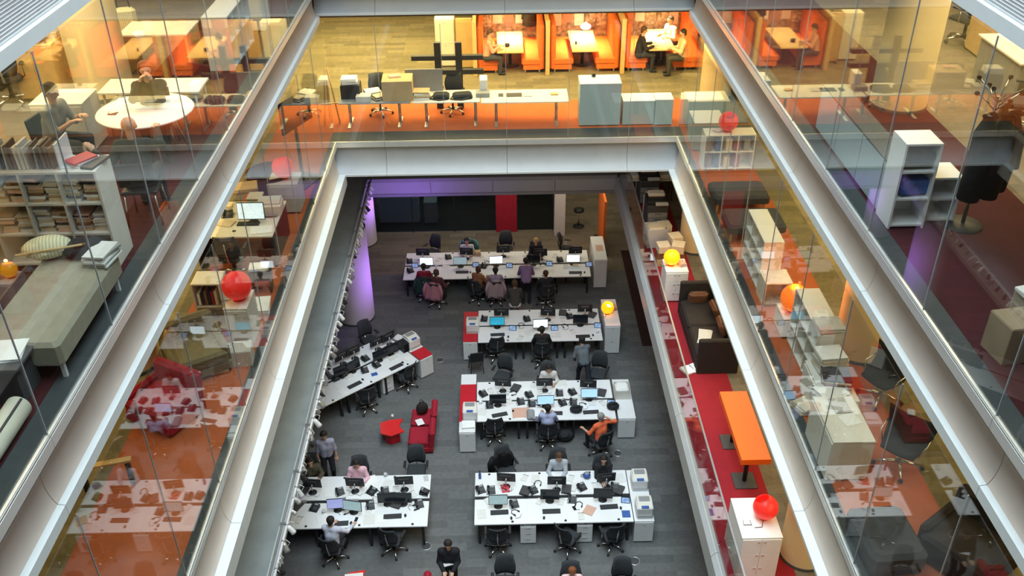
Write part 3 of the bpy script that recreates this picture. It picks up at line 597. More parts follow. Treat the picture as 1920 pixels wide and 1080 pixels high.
def items(k, proto, desc, pts, dz, grp, z0=DZ, rz=0., jit=.12):          # a kind of desk thing on one row, numbered from the left
    pts = sorted(pts, key=lambda q: q[0])
    for i, q in enumerate(pts):
        p = at(q[0], q[1], z0+dz); r = rz+(q[2] if len(q) > 2 else rnd.uniform(-jit, jit))
        lab = '%s on the %s' % (desc, ROW[k]) if len(pts) == 1 else '%s, %s from left on the %s' % (desc, nth(i), ROW[k])
        proto.put((p.x, p.y, z0), r, lab, grp)
FAR = {'A': [(792.5, 472.5), (874.5, 471.4), (943.5, 467), (1013.5, 472.5), (1079, 469)], 'B': [(940, 585), (1027.5, 585), (1097, 577.5)], 'C': [(943, 717), (1021, 716.4), (1103, 719.4)], 'D': [(949, 895), (1044, 901), (1137, 895)], 'E': [(585, 906), (665, 904), (757, 901)]}
MD = {'scr_off': 'black monitor with dark screen', 'scr_white': 'monitor with glowing white screen', 'scr_blue': 'monitor with pale blue screen', 'scr_teal': 'monitor with teal screen', 'scr_lilac': 'monitor with lilac screen', 'scr_grey': 'monitor with grey green screen'}
for k, v in FAR.items(): items(k, MON['scr_off'], 'black monitor seen from behind', v, .27, 'newsroom monitors', rz=PI, jit=.15)
items('F', MON['scr_off'], 'black monitor seen from behind', [(640, 667), (662, 657), (706, 640), (728, 631)], .27, 'newsroom monitors', rz=PI+FA, jit=.1)
NEAR = {'A': [('scr_white', [(799.5, 490), (930, 487.4), (1074.7, 484.5)]), ('scr_grey', [(863, 489)]), ('scr_off', [(1000, 485.6)])], 'B': [('scr_teal', [(932, 602)]), ('scr_white', [(1013.4, 606.6)]), ('scr_off', [(1088.4, 598)])],
        'C': [('scr_off', [(933.4, 748)]), ('scr_blue', [(1023, 750), (1105, 737)])], 'D': [('scr_grey', [(934, 937)]), ('scr_off', [(1031, 927), (1131, 925)])], 'E': [('scr_lilac', [(631, 944, .08)]), ('scr_grey', [(660.5, 948, -.2)]), ('scr_off', [(725.5, 933, .06), (754, 933, -.06)])]}
for k, l in NEAR.items():
    for s, v in l: items(k, MON[s], MD[s], v, .27, 'newsroom monitors', jit=.06)
items('F', MON['scr_off'], MD['scr_off'], [(639, 693.5), (661.7, 684.5), (711.7, 663.7), (734, 653)], .27, 'newsroom monitors', rz=FA, jit=.08)
for k, v in {'A': [(866.5, 509.7), (1079, 510.4), (800, 514)], 'B': [(933, 627), (1093, 630)], 'C': [(937, 777, .25), (1108, 772, .05), (1040, 774)], 'D': [(936.5, 960, .04), (1034, 958, .02), (1142, 949.5, .06)], 'E': [(736, 967.5, .05), (636, 981, .05)]}.items(): items(k, KEYB, 'black keyboard', v, .02, 'newsroom keyboards', jit=.08)
items('F', KEYB, 'black keyboard', [(743, 687), (665, 721)], .02, 'newsroom keyboards', rz=FA)
for k, v in {'A': [(882, 510), (1096, 510)], 'B': [(953, 631), (1112, 628)], 'C': [(1052, 773), (962, 770)], 'D': [(958.7, 971), (1020, 970.4), (1164, 952)], 'E': [(760, 966), (658, 980)]}.items(): items(k, MOUSE, 'small black mouse', v, .02, 'newsroom mice')
items('F', MOUSE, 'small black mouse', [(755, 679), (680, 711)], .02, 'newsroom mice', rz=FA)
PH = {'A': [(769.5, 507.5, .5), (768, 490, .2), (840.6, 482, .3), (907, 499, -.3), (1050, 487)], 'B': [(988, 598, .3), (1068, 593, .2), (908, 598)], 'C': [(906.3, 738, .6), (992.4, 740, .5), (1073.5, 735, .5), (976.5, 753, .2), (1055, 755, .4), (1049, 737), (918, 760), (997, 757), (1075, 754)], 'D': [(964, 945, .3), (1073.5, 936, -.1), (901, 918, .4), (999.6, 919, .5), (1091, 913, .5), (1152.4, 913, -.1), (921, 919, .1)], 'E': [(694.5, 948), (590, 952, -.3), (786, 945, .3), (796, 922, 1.3), (637.5, 922, .4), (697, 921, -.6), (722, 921)]}
for k, v in PH.items(): items(k, PHONE, 'black desk phone', v, .04, 'newsroom phones', jit=.3)
items('F', PHONE, 'black desk phone', [(685, 672), (706, 684), (684, 694), (629, 709), (643, 703)], .04, 'newsroom phones', rz=FA, jit=.3)
for k, v in {'A': [(778, 496.6), (892, 495.5), (955, 496.6), (1030, 493.3), (1104, 494.4)], 'B': [(961.5, 614), (1039.7, 614), (1121, 609)], 'D': [(1173, 936, -.15)], 'C': [(1146, 753, -.2)]}.items(): items(k, TAB, 'small touch panel with lit screen', v, .08, 'newsroom touch panels', jit=.15)
def make_pad():
    t = thing('note_pad', 'pad', 'note pad'); part('pages', MB().box((0, 0, .008), (.15, .21, .014)), 'paper', t); part('binding', B(-.075, .075, .098, .11, 0, .018), 'dark_grey', t); return t
def make_headset():
    t = thing('headset', 'headset', 'headphones'); part('band', MB().tube([(-.08, 0, .02), (-.075, .09, .02), (0, .14, .02), (.075, .09, .02), (.08, 0, .02)], .009, 6), 'black', t)
    for sx in (-1, 1): part('ear_cup', MB().box((sx*.08, -.01, .022), (.03, .07, .04), ch=.012), 'black', t)
    part('cord', MB().tube([(-.08, -.04, .01), (-.14, -.1, .007), (-.05, -.16, .007), (.05, -.12, .007)], .005, 5), 'black', t); return t
def make_binder():
    t = thing('ring_binder', 'binder', 'binder'); part('cover', MB().box((0, 0, .03), (.24, .3, .055), ch=.006), 'dark_grey', t); part('spine_label', B(-.121, -.119, -.05, .05, .012, .05), 'paper_plain', t); return t
PAD, HEADSET, BINDER = Proto(make_pad()), Proto(make_headset()), Proto(make_binder())
for k, v in {'A': [(822, 487), (905, 485), (1040, 480), (985, 478), (856, 506), (1060, 500)], 'B': [(950, 594), (1055, 600), (975, 634), (1075, 622), (1015, 590)], 'C': [(955, 753), (1012, 735), (1088, 746), (1131, 756), (921, 733), (1000, 722)], 'D': [(1052, 941), (983, 896), (1116, 911), (915, 939), (1012, 940), (1090, 968), (1070, 897)], 'E': [(650, 926), (742, 918), (775, 926), (690, 962), (560, 975), (706, 938)]}.items(): items(k, PAD, 'small white note pad', v, .01, 'newsroom note pads', jit=.6)
for k, v in {'A': [(914, 493), (1018, 496)], 'B': [(978, 610), (1060, 612)], 'C': [(960, 738), (1012, 757), (1094, 760)], 'D': [(968, 962), (1085, 948), (1008, 908), (950, 914)], 'E': [(646, 960), (778, 952), (706, 926)]}.items(): items(k, HEADSET, 'black headset', v, .01, 'newsroom headsets', jit=1.5)
for k, v in {'C': [(1128, 736), (967, 727)], 'D': [(1062, 917), (985, 920), (1160, 918)], 'E': [(570, 918), (556, 948), (745, 944)], 'B': [(1055, 586), (1110, 590)]}.items(): items(k, BINDER, 'dark ring binder', v, .03, 'newsroom binders', jit=.5)
def P(px, py, z): return at(px, py, z)
# papers and small things on the desks
PAP = [('paper_sheet', 'red folder lying among papers on nearest right desk row', 'folder', (947, 916), .2, .28, .012, 'paper_red', .2), ('magazine', 'open magazine with pink cover picture on nearest right desk row', 'magazine', (1105, 957), .26, .3, .012, 'paper_pink', -.5), ('notebook', 'blue notebook near right end of nearest right desk row', 'notebook', (1174, 964), .2, .22, .015, 'paper_blue', 0),
 ('paper_sheet', 'white sheets at left end of nearest right desk row', 'paper', (903, 964), .22, .3, .006, 'paper', .1), ('paper_sheet', 'white printed sheets beside phone on far side of nearest right desk row', 'paper', (1004, 898), .21, .3, .006, 'paper', -.1), ('paper_sheet', 'papers beside far right monitor of nearest right desk row', 'paper', (1163, 897), .24, .32, .008, 'paper', .3), ('paper_sheet', 'loose pages under red folder on nearest right desk row', 'paper', (936, 912), .3, .3, .005, 'paper_plain', .3), ('book', 'white book propped behind phone on nearest right desk row', 'book', (1074, 914), .2, .28, .03, 'paper', -.4),
 ('newspaper', 'pink newspaper spread on the middle desk row', 'newspaper', (977, 774), .5, .42, .01, 'paper_pink', .05), ('paper_sheet', 'white pages on pink newspaper of the middle desk row', 'paper', (974, 783), .24, .18, .006, 'paper_plain', .1), ('paper_sheet', 'sheet beside left keyboard of the middle desk row', 'paper', (905, 772), .22, .3, .005, 'paper', -.2), ('paper_sheet', 'small printed card under right monitor of middle desk row', 'paper', (1110, 757), .2, .16, .01, 'paper', 0), ('paper_sheet', 'sheets behind middle monitor of the middle desk row', 'paper', (1053, 718), .3, .25, .005, 'paper', .1), ('paper_sheet', 'note pad by phone on far side of middle desk row', 'paper', (985, 731), .15, .2, .01, 'paper_plain', .1),
 ('paper_sheet', 'white page on the far side of the nearest left desk row', 'paper', (619, 923), .25, .33, .008, 'paper_plain', .1), ('paper_sheet', 'printed pages in middle of the nearest left desk row', 'paper', (692, 974), .28, .32, .006, 'paper', .1), ('paper_sheet', 'loose pages in front of pink shirted person', 'paper', (697, 900), .26, .3, .006, 'paper_plain', .4), ('paper_sheet', 'pages beside far right monitor of nearest left desk row', 'paper', (727, 907), .24, .3, .006, 'paper', -.3), ('paper_sheet', 'sheet beside keyboard of the nearest left desk row', 'paper', (716, 971), .2, .3, .005, 'paper_plain', 0), ('paper_sheet', 'crumpled sheet near mug on nearest left desk row', 'paper', (604, 971), .25, .25, .01, 'paper_plain', .4), ('notebook', 'grey pad at far right corner of nearest left desk row', 'notebook', (799, 897), .12, .2, .012, 'pale_grey', .2), ('paper_sheet', 'white pages by black phones of nearest left desk row', 'paper', (678, 921), .3, .24, .006, 'paper', .2),
 ('paper_sheet', 'pages left of dark jacketed person on lamp-lit row', 'paper', (994, 624), .3, .25, .005, 'paper', .4), ('notebook', 'open white notebook on the lamp-lit desk row', 'notebook', (1041, 628), .34, .24, .012, 'paper', 0), ('paper_sheet', 'sheet below left keyboard of the lamp-lit desk row', 'paper', (928, 634), .3, .2, .005, 'paper_plain', 0), ('paper_sheet', 'sheet beside left touch panel of lamp-lit row', 'paper', (964, 629), .21, .28, .005, 'paper_plain', -.1),
 ('paper_sheet', 'sheet in front of leaning person on farthest desk row', 'paper', (962, 512), .3, .3, .005, 'paper_plain', .2), ('paper_sheet', 'papers beside second monitor of farthest desk row', 'paper', (836, 500), .26, .2, .006, 'paper', -.3), ('paper_sheet', 'small yellow card at right end of farthest desk row', 'paper', (1079, 497), .2, .14, .012, 'paper_tan', 0), ('paper_sheet', 'papers by man in dark suit on farthest desk row', 'paper', (1031, 508), .3, .2, .006, 'paper', .1), ('box_file', 'orange and tan box beside second far monitor of farthest row', 'box', (896, 478), .2, .2, .16, 'card', .1),
 ('paper_sheet', 'sheet at left end of the slanted desk row', 'paper', (643, 735), .22, .3, .006, 'paper_plain', FA), ('paper_sheet', 'white pad near right end of slanted desk row', 'paper', (764, 672), .2, .2, .01, 'paper_plain', FA), ('paper_sheet', 'printed pages by black tray on slanted desk row', 'paper', (737, 671), .28, .2, .02, 'paper', FA), ('paper_sheet', 'papers beside far monitors of the slanted desk row', 'paper', (654, 706), .26, .18, .02, 'paper', FA), ('notebook', 'dark blue notebook in middle of slanted desk row', 'notebook', (702, 702), .18, .14, .012, 'paper_blue', FA-.3), ('paper_sheet', 'white sheets on far right end of slanted desk row', 'paper', (748, 634), .28, .3, .02, 'paper_plain', FA+.3)]
for nm, lb, ct, q, w_, d_, h_, m, r in PAP: p = P(q[0], q[1], DZ); sheet(nm, lb, ct, (p.x, p.y, DZ+.001), w_, d_, h_, m, r)
def small(name, lab, cat, q, fn, z=DZ, rz=0.):
    p = P(q[0], q[1], z); t = thing(name, lab, cat, (p.x, p.y, z+.001), rz); fn(t); return t
def mug(m):
    def f(t): part('cup', MB().lathe([(0, .005), (.035, .005), (.042, .1), (.037, .1), (.03, .015), (0, .012)], n=16), m, t); part('handle', MB().tube([(.04, 0, .08), (.07, 0, .07), (.07, 0, .04), (.038, 0, .03)], .007, 6), m, t)
    return f
def bottle(m):
    def f(t): part('bottle_body', MB().lathe([(0, 0), (.035, 0), (.035, .15), (.014, .2), (.014, .22)], n=14, cap=True), m, t); part('cap', MB().lathe([(0, .25), (.017, .25), (.017, .22), (0, .22)], n=12), 'black', t)
    return f
small('mug', 'grey mug on near side of nearest left desk row', 'mug', (607, 962), mug('pale_grey')); small('mug', 'tall grey cup behind far right monitor of nearest left row', 'mug', (723, 893), mug('pale_grey')); small('bottle', 'dark blue bottle at far left of nearest right desk row', 'bottle', (900, 897), bottle('paper_blue'))
small('mug', 'white mug by left printer of middle desk row', 'mug', (901, 757), mug('white')); small('mug', 'white cup at right end of lamp-lit desk row', 'mug', (1120, 624), mug('white')); small('mug', 'glowing white cup by red shirted person', 'mug', (818, 501), mug('white'))
def teapot(t): part('body', MB().ball((0, 0, .08), .1, 14, (1, 1, .8)), 'paper_blue', t); part('lid', MB().lathe([(0, .175), (.02, .17), (.06, .15)], n=14), 'grey', t); part('handle', MB().tube([(-.09, 0, .11), (-.15, 0, .1), (-.15, 0, .05), (-.09, 0, .05)], .01, 6), 'black', t)
small('teapot', 'round blue grey pot on far side of nearest right row', 'pot', (1100, 895), teapot)
def desk_bag(t): part('bag_body', MB().ball((0, 0, .1), .18, 14, (1, .7, .62)), 'black_fabric', t); part('strap', MB().tube([(-.12, 0, .14), (-.1, -.08, .24), (.08, -.06, .24), (.12, 0, .14)], .014, 6), 'black', t)
small('shoulder_bag', 'black bag slumped on the middle desk row by orange shirt', 'bag', (1080, 772), desk_bag); small('shoulder_bag', 'black bag with white paper at right end of middle row', 'bag', (1149, 766), desk_bag)
def jacket_pile(t): part('folded_cloth', MB().box((0, 0, .05), (.22, .4, .1), ch=.045), 'grey', t); part('sleeve', MB().tube([(0, -.15, .08), (.1, -.2, .05), (.16, -.12, .03)], .04, 8), 'grey', t)
small('folded_jacket', 'grey folded jacket beside pink newspaper on middle row', 'jacket', (995, 779), jacket_pile)
def tray(t):
    for k in range(5): part('tray_level', B(-.13, .13, -.17, .17, .02+k*.065, .03+k*.065), 'black', t)
    for s in (-1, 1): part('side', B(s*.13-.006, s*.13+.006, -.17, .17, 0, .31), 'black', t)
small('letter_tray', 'black stacked letter tray on the slanted desk row', 'tray', (759, 655), tray, rz=FA)
def mobile(t): part('phone_body', MB().box((0, 0, .005), (.07, .14, .01), ch=.003), 'black_gloss', t); part('screen', B(-.03, .03, -.06, .06, .01, .0115), 'scr_off', t)
small('mobile_phone', 'black mobile phone by white shirted man', 'phone', (668, 974), mobile, rz=-.2); small('mobile_phone', 'black mobile phone between keyboards of nearest right row', 'phone', (1077, 953), mobile, rz=.3)
# end cabinets, printers and boxes of the rows
cabinet('end_cabinet', 'tall white cabinet with red label at right end of farthest row', 3.17, 3.61, 27.45, 29.08, 0, 1.15, 'white', (1, 2))
q = P(1124, 465, 1.151); sheet('label_sheet', 'red printed sheet on top of farthest row end cabinet', 'paper', (q.x, q.y, 1.152), .25, .4, .004, 'paper_pink', 0)
cabinet('end_cabinet', 'white cabinet under glowing lamp at right end of lamp-lit row', 3.16, 3.62, 23.62, 25.1, 0, 1.08, 'white', (1, 2))
cabinet('end_cabinet', 'low red topped cabinet at left end of lamp-lit desk row', -1.25, -.81, 23.42, 25.05, 0, .73, 'white', (1, 1), top='red')
cabinet('end_cabinet', 'small white cabinet at far left end of middle row', -1.25, -.82, 21.32, 21.78, 0, .73, 'white', (1, 1))
cabinet('end_cabinet', 'red topped cabinet under printer at left of middle row', -1.26, -.82, 19.68, 21.3, 0, .73, 'white', (1, 1), top='red')
cabinet('end_cabinet', 'white cabinet with papers at near left of middle row', -1.25, -.82, 19.23, 19.66, 0, .74, 'white', (1, 1))
cabinet('end_cabinet', 'low white cabinet at right end of the middle row', 3.13, 3.6, 19.68, 21.4, 0, .73, 'white', (1, 1))
cabinet('end_cabinet', 'low white cabinet carrying two printers at nearest right row', 3.09, 3.56, 15.91, 17.66, 0, .73, 'white', (1, 1))
p = FO+FX_*.27+FY_*.24; cabinet('end_cabinet', 'white cabinet with red top at end of slanted row', p.x-.23, p.x+.23, p.y-.24, p.y+.24, 0, .74, 'white', (1, 1), top='red', rz=FA)
p = FO+FX_*.27+FY_*.76; cabinet('end_cabinet', 'low white cabinet under printer of the slanted row', p.x-.23, p.x+.23, p.y-.26, p.y+.26, 0, .735, 'white', (1, 1), rz=FA)
PRINTER.put((p.x, p.y, .736), FA, 'white laser printer beside red topped cabinet of slanted row', 'laser printers')
for q, l, r in (((886, 604), 'white laser printer on red topped cabinet of lamp-lit row', 0), ((881, 766), 'white laser printer with blue panel at left of middle row', 0), ((1199, 893), 'white laser printer, far one of two on nearest right row', 0), ((1208, 944), 'white laser printer, near one of two on nearest right row', 0)):
    p = P(q[0], q[1], DZ+.3); PRINTER.put((p.x, p.y, DZ+.002), r, l, 'laser printers')
p = P(1166, 727, DZ+.25); t = thing('open_box', 'open white box stuffed with paper at middle row end', 'box', (p.x, p.y, DZ+.001))
for nm, b in (('side', B(-.22, -.21, -.22, .22, 0, .3)), ('side', B(.21, .22, -.22, .22, 0, .3)), ('side', B(-.21, .21, -.22, -.21, 0, .3)), ('side', B(-.21, .21, .21, .22, 0, .3)), ('bottom', B(-.21, .21, -.21, .21, 0, .02))): part(nm, b, 'offwhite', t)
part('paper_fill', MB().box((0, .02, .17), (.38, .36, .3), ch=.05), 'paper_plain', t)
p = P(878, 796, .76); sheet('paper_pile', 'untidy white paper pile on near left cabinet of middle row', 'paper', (p.x, p.y, .742), .34, .3, .05, 'paper_plain', .1, n=4)
ball_lamp('glowing yellow ball lamp on cabinet of lamp-lit row', (3.28, 24.3, 1.08), .2, 'yellow', .45, .8, 14)
p = P(1152, 578, 1.1); sheet('leaflet_stack', 'pinkish leaflets beside the glowing lamp of lamp-lit row', 'paper', (3.5, 24.55, 1.082), .16, .24, .12, 'paper_pink', .2, n=3)
for q, l in (((990, 1010), 'first white drawer pedestal under nearest right desk row'), ((1094, 1005), 'second white drawer pedestal under nearest right desk row')): p = P(q[0], q[1], 0); PED.put((p.x, 16.2, 0), 0, l, 'drawer pedestals')
p = P(712, 738, 0); PED.put((p.x+.1, p.y+.25, 0), FA, 'white drawer pedestal under the slanted desk row', 'drawer pedestals')
# chairs (pixel of the base centre on the floor)
def chair(px, py, rz, label, z=0.): p = P(px, py, z); return CHAIR.put((p.x, p.y, int(z > 3)*0.), rz, label, 'office chairs')
for a in ((934, 1030, 0., 'black office chair at left pedestal of nearest right row'), (1064, 1030, -.7, 'black office chair turned sideways at nearest right row'), (1146, 1024, .3, 'black office chair at right end of nearest right row'),
          (927, 824, .1, 'black office chair at left of middle desk row'), (739, 1032, -.35, 'black office chair, empty, near side of nearest left row'), (783, 905, PI, 'black mesh office chair, empty, far side of nearest left row'),
          (949, 905, PI+.4, 'black office chair draped with coat behind nearest right row'), (943, 727, PI-.4, 'black office chair on far side of middle row'), (930, 672, .2, 'black office chair at left of lamp-lit row'),
          (812, 493, PI-.6, 'black office chair at far left of farthest row'), (949, 487, PI, 'black office chair behind third far monitor of farthest row'), (1062, 487, PI+1.4, 'black office chair seen side on at farthest row'),
          (695, 660, PI+FA, 'black office chair on far side of slanted row'), (763, 726, FA+.2, 'black office chair at right of slanted desk row'), (690, 768, FA-.3, 'black office chair at left of slanted desk row'),
          (948, 1118, PI, 'black office chair cut by bottom edge left of centre'), (1165, 1124, PI, 'black office chair cut by bottom edge at right'), (1120, 722, PI-.3, 'black office chair beside the walking person')): chair(*a)
p = P(893, 695, 0); t = thing('side_chair', 'small black four-legged chair by the red topped cabinet', 'chair', (p.x, p.y, 0), .2)
part('seat', MB().box((0, 0, .45), (.42, .42, .04), ch=.015), 'black', t); part('backrest', MB().box((0, -.2, .68), (.4, .03, .3), ch=.01), 'black', t)
for sx in (-1, 1):
    for sy in (-1, 1): part('leg', MB().tube([(sx*.17, sy*.17, .43), (sx*.2, sy*.21, 0)], .012, 6), 'black', t)
def coat(lab, p, rz, m, sc=(1, 1, 1)):          # a garment hung over a chair back
    t = thing('jacket', lab, 'jacket', p, rz); V = []; n, k = 9, 8
    for j in range(k):
        for i in range(n):
            u = -1+2*i/(n-1); v = j/(k-1); V.append((u*(.24+.06*v), -.30-.05*v+.06*u*u-.03*math.sin(7*u+v*2), 1.02-.62*v-(.03*math.sin(5*u) if j == k-1 else 0)))
    Fc = [[j*n+i, j*n+i+1, (j+1)*n+i+1, (j+1)*n+i] for j in range(k-1) for i in range(n-1)]; nn = len(V)
    V2 = V+[(x, y-.05, z+.01) for x, y, z in V]; F2 = Fc+[[q+nn for q in f[::-1]] for f in Fc]; bd = list(range(n))+[n*j+n-1 for j in range(1, k)]+[n*(k-1)+i for i in range(n-2, -1, -1)]+[n*j for j in range(k-2, 0, -1)]
    for q in range(len(bd)): a, b = bd[q], bd[(q+1) % len(bd)]; F2.append([b, a, a+nn, b+nn])
    part('cloth', MB().add(V2, F2, True), m, t)
    for s in (-1, 1): part('sleeve', MB().tube([(s*.24, -.30, .98), (s*.31, -.33, .75), (s*.3, -.34, .48)], [.05, .055, .045], 8), m, t)
    part('collar', MB().tube([(-.1, -.3, 1.03), (0, -.33, 1.05), (.1, -.3, 1.03)], .035, 8), m, t); t.scale = sc; return t
def headoff(lean, sit=True, hipz=None):
    hz = hipz or (.55 if sit else .92); h = .515; return math.sin(lean)*h+math.sin(lean*.6)*.075+.015, hz+math.cos(lean)*h+math.cos(lean*.6)*.075+.095
def seated(label, hx, hy, rz, lean=.15, ch='black office chair of the %s', chair_rz=None, z=0., who=None, nochair=False, side=0., **kw):
    oy, oz = headoff(lean); h = P(hx, hy, z+oz); c, s = math.cos(rz), math.sin(rz); p = (h.x+s*oy-side*.31*c, h.y-c*oy-side*.31*s, z)
    if not nochair: CHAIR.put((p[0], p[1], z), rz if chair_rz is None else chair_rz, 'black office chair under the %s' % who, 'office chairs')
    return p, person(label, p, rz, 'sit', lean, side=side, **kw)
def standing(label, hx, hy, rz, lean=.05, z=0., **kw):
    oy, oz = headoff(lean, False, kw.get('hipz')); h = P(hx, hy, z+oz); c, s = math.cos(rz), math.sin(rz); return person(label, (h.x+s*oy, h.y-c*oy, z), rz, 'stand', lean, **kw)
pA1, _ = seated('person in red top seated at left of farthest desk row', 794, 500, 0, who='person in red top', shirt=(.25, .015, .03), hair='dark', skin='light')
pA2, _ = seated('person with greying hair seated beside red topped colleague', 818, 511, -.3, who='person beside red topped colleague', shirt=(.10, .03, .04), hair='brown', skin='light', style='mid', rh=(.3, .3, .7))
coat('dusky pink jacket hung over chair back of farthest row', (pA2[0], pA2[1]+.02, 0), -.3, pm((.50, .22, .26))); coat('dark green jacket hung on chair of red topped person', (pA1[0], pA1[1]+.02, 0), 0, pm((.02, .055, .05)))
pA3, _ = seated('person in lilac top at middle of farthest desk row', 929, 507, 0, who='person in lilac top', shirt=(.35, .28, .42), hair='dark', skin='tan')
coat('pink and grey striped jacket over chair of farthest row', (pA3[0], pA3[1]+.02, 0), 0, pm((.55, .40, .43), kind='stripe', c2=(.30, .22, .26)))
seated('person in tan top seated left of striped jacket', 897, 505, -.5, who='person in tan top', shirt=(.30, .13, .06), hair='brown', skin='tan', style='mid')
standing('person in striped purple shirt bent over farthest desk row', 986, 489, 0, .75, shirt=(.34, .22, .40), stripe=(.16, .10, .22), trousers=(.02, .02, .03), lh=(-.2, .55, .85), rh=(.2, .55, .85), hair='dark')
standing('person in dark top and white skirt behind farthest row', 965, 531, 0, .5, hipz=.8, shirt=(.05, .045, .04), trousers=(.6, .56, .55), lh=(-.15, .45, .8), rh=(.15, .45, .8), hair='brown', style='mid')
seated('man in dark suit seated at right of farthest desk row', 1023, 513, .2, who='man in dark suit', shirt=(.02, .02, .026), hair='brown', jacket=True)
pA7, _ = seated('dark haired person in white top on far side of farthest row', 875, 452, PI, .2, who='dark haired person in white top', shirt=(.6, .6, .58), hair='dark', style='mid')
coat('teal jacket over chair behind the white topped person', (pA7[0]+.06, pA7[1], 0), PI, pm((.10, .28, .30)))
seated('person in black seen face on at farthest row', 1005, 452, PI, 0., who='person in black at farthest row', shirt=(.015, .015, .02), hair='blond', style='mid')
seated('person in black jacket working at lamp-lit desk row', 1016, 618, 0, who='person in black jacket', shirt=(.02, .02, .022), hair='dark', jacket=True)
standing('person in grey top striding past the lamp-lit row', 1091, 637, .2, .55, shirt=(.12, .14, .16), trousers=(.02, .025, .04), rh=(.2, .55, .95), lh=(-.2, .3, .85), feet=((-.1, .25, .09), (.1, -.42, .12)), hair='dark')
seated('dark haired woman in white top behind the middle row', 1029, 690, PI, .35, who='dark haired woman in white', head=(0, .6), shirt=(.72, .68, .66), hair='dark', style='long')
seated('man in pale blue shirt at the middle desk row', 1027, 765, 0, who='man in pale blue shirt', shirt=(.42, .46, .68), hair='dark', skin='tan')
seated('person in orange top with arm behind head', 1126, 781, .55, .2, who='person in orange top', shirt=(.85, .16, .06), hair='grey', sleeve='short', rh=(.2, .06, 1.17), lh=(-.3, .4, .76), side=.15)
seated('man in light grey shirt writing behind nearest right row', 1048, 856, PI, .3, who='man in light grey shirt', head=(0, .5), shirt=(.46, .49, .54), hair='brown', lh=(-.05, .5, .77), rh=(.2, .46, .77))
seated('person in black cardigan behind nearest right row', 1132, 862, PI, .12, who='person in black cardigan', shirt=(.018, .018, .022), hair='dark', style='mid', lh=(-.04, .42, .8), rh=(.06, .42, .8))
seated('woman in pink top behind the nearest left row', 668, 869, PI, .25, who='woman in pink top', head=(0, .5), shirt=(.82, .50, .58), hair='dark', style='mid')
seated('man in white shirt seen from behind at nearest left row', 620, 976, -.2, .15, who='man in white shirt', shirt=(.60, .62, .74), hair='dark', rh=(.38, .45, .78), lh=(-.1, .42, .78))
standing('man in lilac short sleeved shirt standing by nearest left row', 607, 816, PI+.2, .05, shirt=(.38, .38, .50), trousers=(.018, .018, .025), hair='dark', sleeve='short', head=(.1, .5))
seated('person in khaki at far left of nearest left row', 581, 866, PI+.3, .3, who='person in khaki', shirt=(.10, .09, .06), trousers=(.25, .17, .09), hair='dark')
standing('man in black suit holding a white paper near bottom', 840, 1021, PI, .06, shirt=(.012, .012, .016), trousers=(.012, .012, .016), hair='dark', jacket=True, head=(0, .45), lh=(-.1, .3, 1.02), rh=(.12, .3, 1.04))
p = P(838, 1058, 1.06); t = thing('folded_paper', 'folded white paper held by man in black suit', 'paper', (p.x, p.y, p.z), .3); part('sheet', MB().box((0, 0, 0), (.3, .1, .03), ch=.01), 'paper_plain', t); part('inner_sheet', MB().box((.02, .01, .02), (.24, .08, .01)), 'paper_plain', t)
seated('person in pink and white cut by the bottom edge', 1073, 1072, PI, .2, who='person cut by bottom edge', head=(0, .5), shirt=(.85, .62, .64), hair='auburn')
p = P(949, 872, .9); coat('black coat hung over chair behind nearest right row', (p.x, p.y, 0), PI+.4, pm((.012, .012, .015)), (1.05, 1.05, 1))
p = P(1060, 824, 0); t = thing('backpack', 'black backpack on the floor between middle row chairs', 'bag', (p.x, p.y, 0), .3); part('bag_body', MB().ball((0, 0, .17), .24, 14, (1, .8, .7)), 'black_fabric', t); part('strap', MB().tube([(-.15, .05, .2), (-.2, -.15, .25), (0, -.2, .3), (.15, .02, .25)], .02, 6), 'black', t)
# red lounge furniture
p = P(733, 800, .45); q = Vector((p.x, p.y, 0)); t = thing('star_table', 'low red angular side table on the newsroom floor', 'table', q, .2)
pts = [(-.30, -.22), (-.05, -.38), (.34, -.28), (.22, -.02), (.36, .26), (.0, .30), (-.28, .22), ]
part('tabletop', MB().prism(pts, .42, .45), 'red_gloss', t); part('pedestal', MB().prism([(x*.62, y*.62) for x, y in pts], .0, .42), 'red', t)
small('paper_cup', 'small white cup on the red angular table', 'cup', (736, 783), lambda t: (part('cup', MB().lathe([(0, 0), (.03, 0), (.04, .09), (.036, .09), (.028, .006)], n=14), 'white', t), part('lid', MB().lathe([(0, .097), (.042, .095), (.042, .088)], n=14), 'offwhite', t)), .451)
def armchair(lab, p, rz, m, legm='black', w=.72, d=.72, arms=True, hb=.78):
    t = thing('armchair', lab, 'armchair', p, rz)
    part('seat_cushion', MB().box((0, .06, .33), (w-.04, d-.12, .2), ch=.05), m, t); part('base', MB().box((0, .02, .15), (w, d-.04, .16), ch=.03), m, t)
    part('backrest', MB().box((0, -d/2+.08, .5), (w, .18, hb-.24), ch=.06, rx=.12), m, t)
    if arms:
        for s in (-1, 1): part('armrest', MB().box((s*(w/2-.05), .02, .36), (.12, d-.1, .34), ch=.05), m, t)
    for sx in (-1, 1):
        for sy in (-1, 1): part('leg', MB().tube([(sx*(w/2-.08), sy*(d/2-.1), .08), (sx*(w/2-.07), sy*(d/2-.08), 0)], .02, 6), legm, t)
    return t
armchair('far red armchair of the pair, with dark bag', (-2.28, 20.33, 0), PI/2, 'red_fabric', arms=False); armchair('near red armchair of the pair, empty', (-2.30, 19.56, 0), PI/2, 'red_fabric', arms=False)
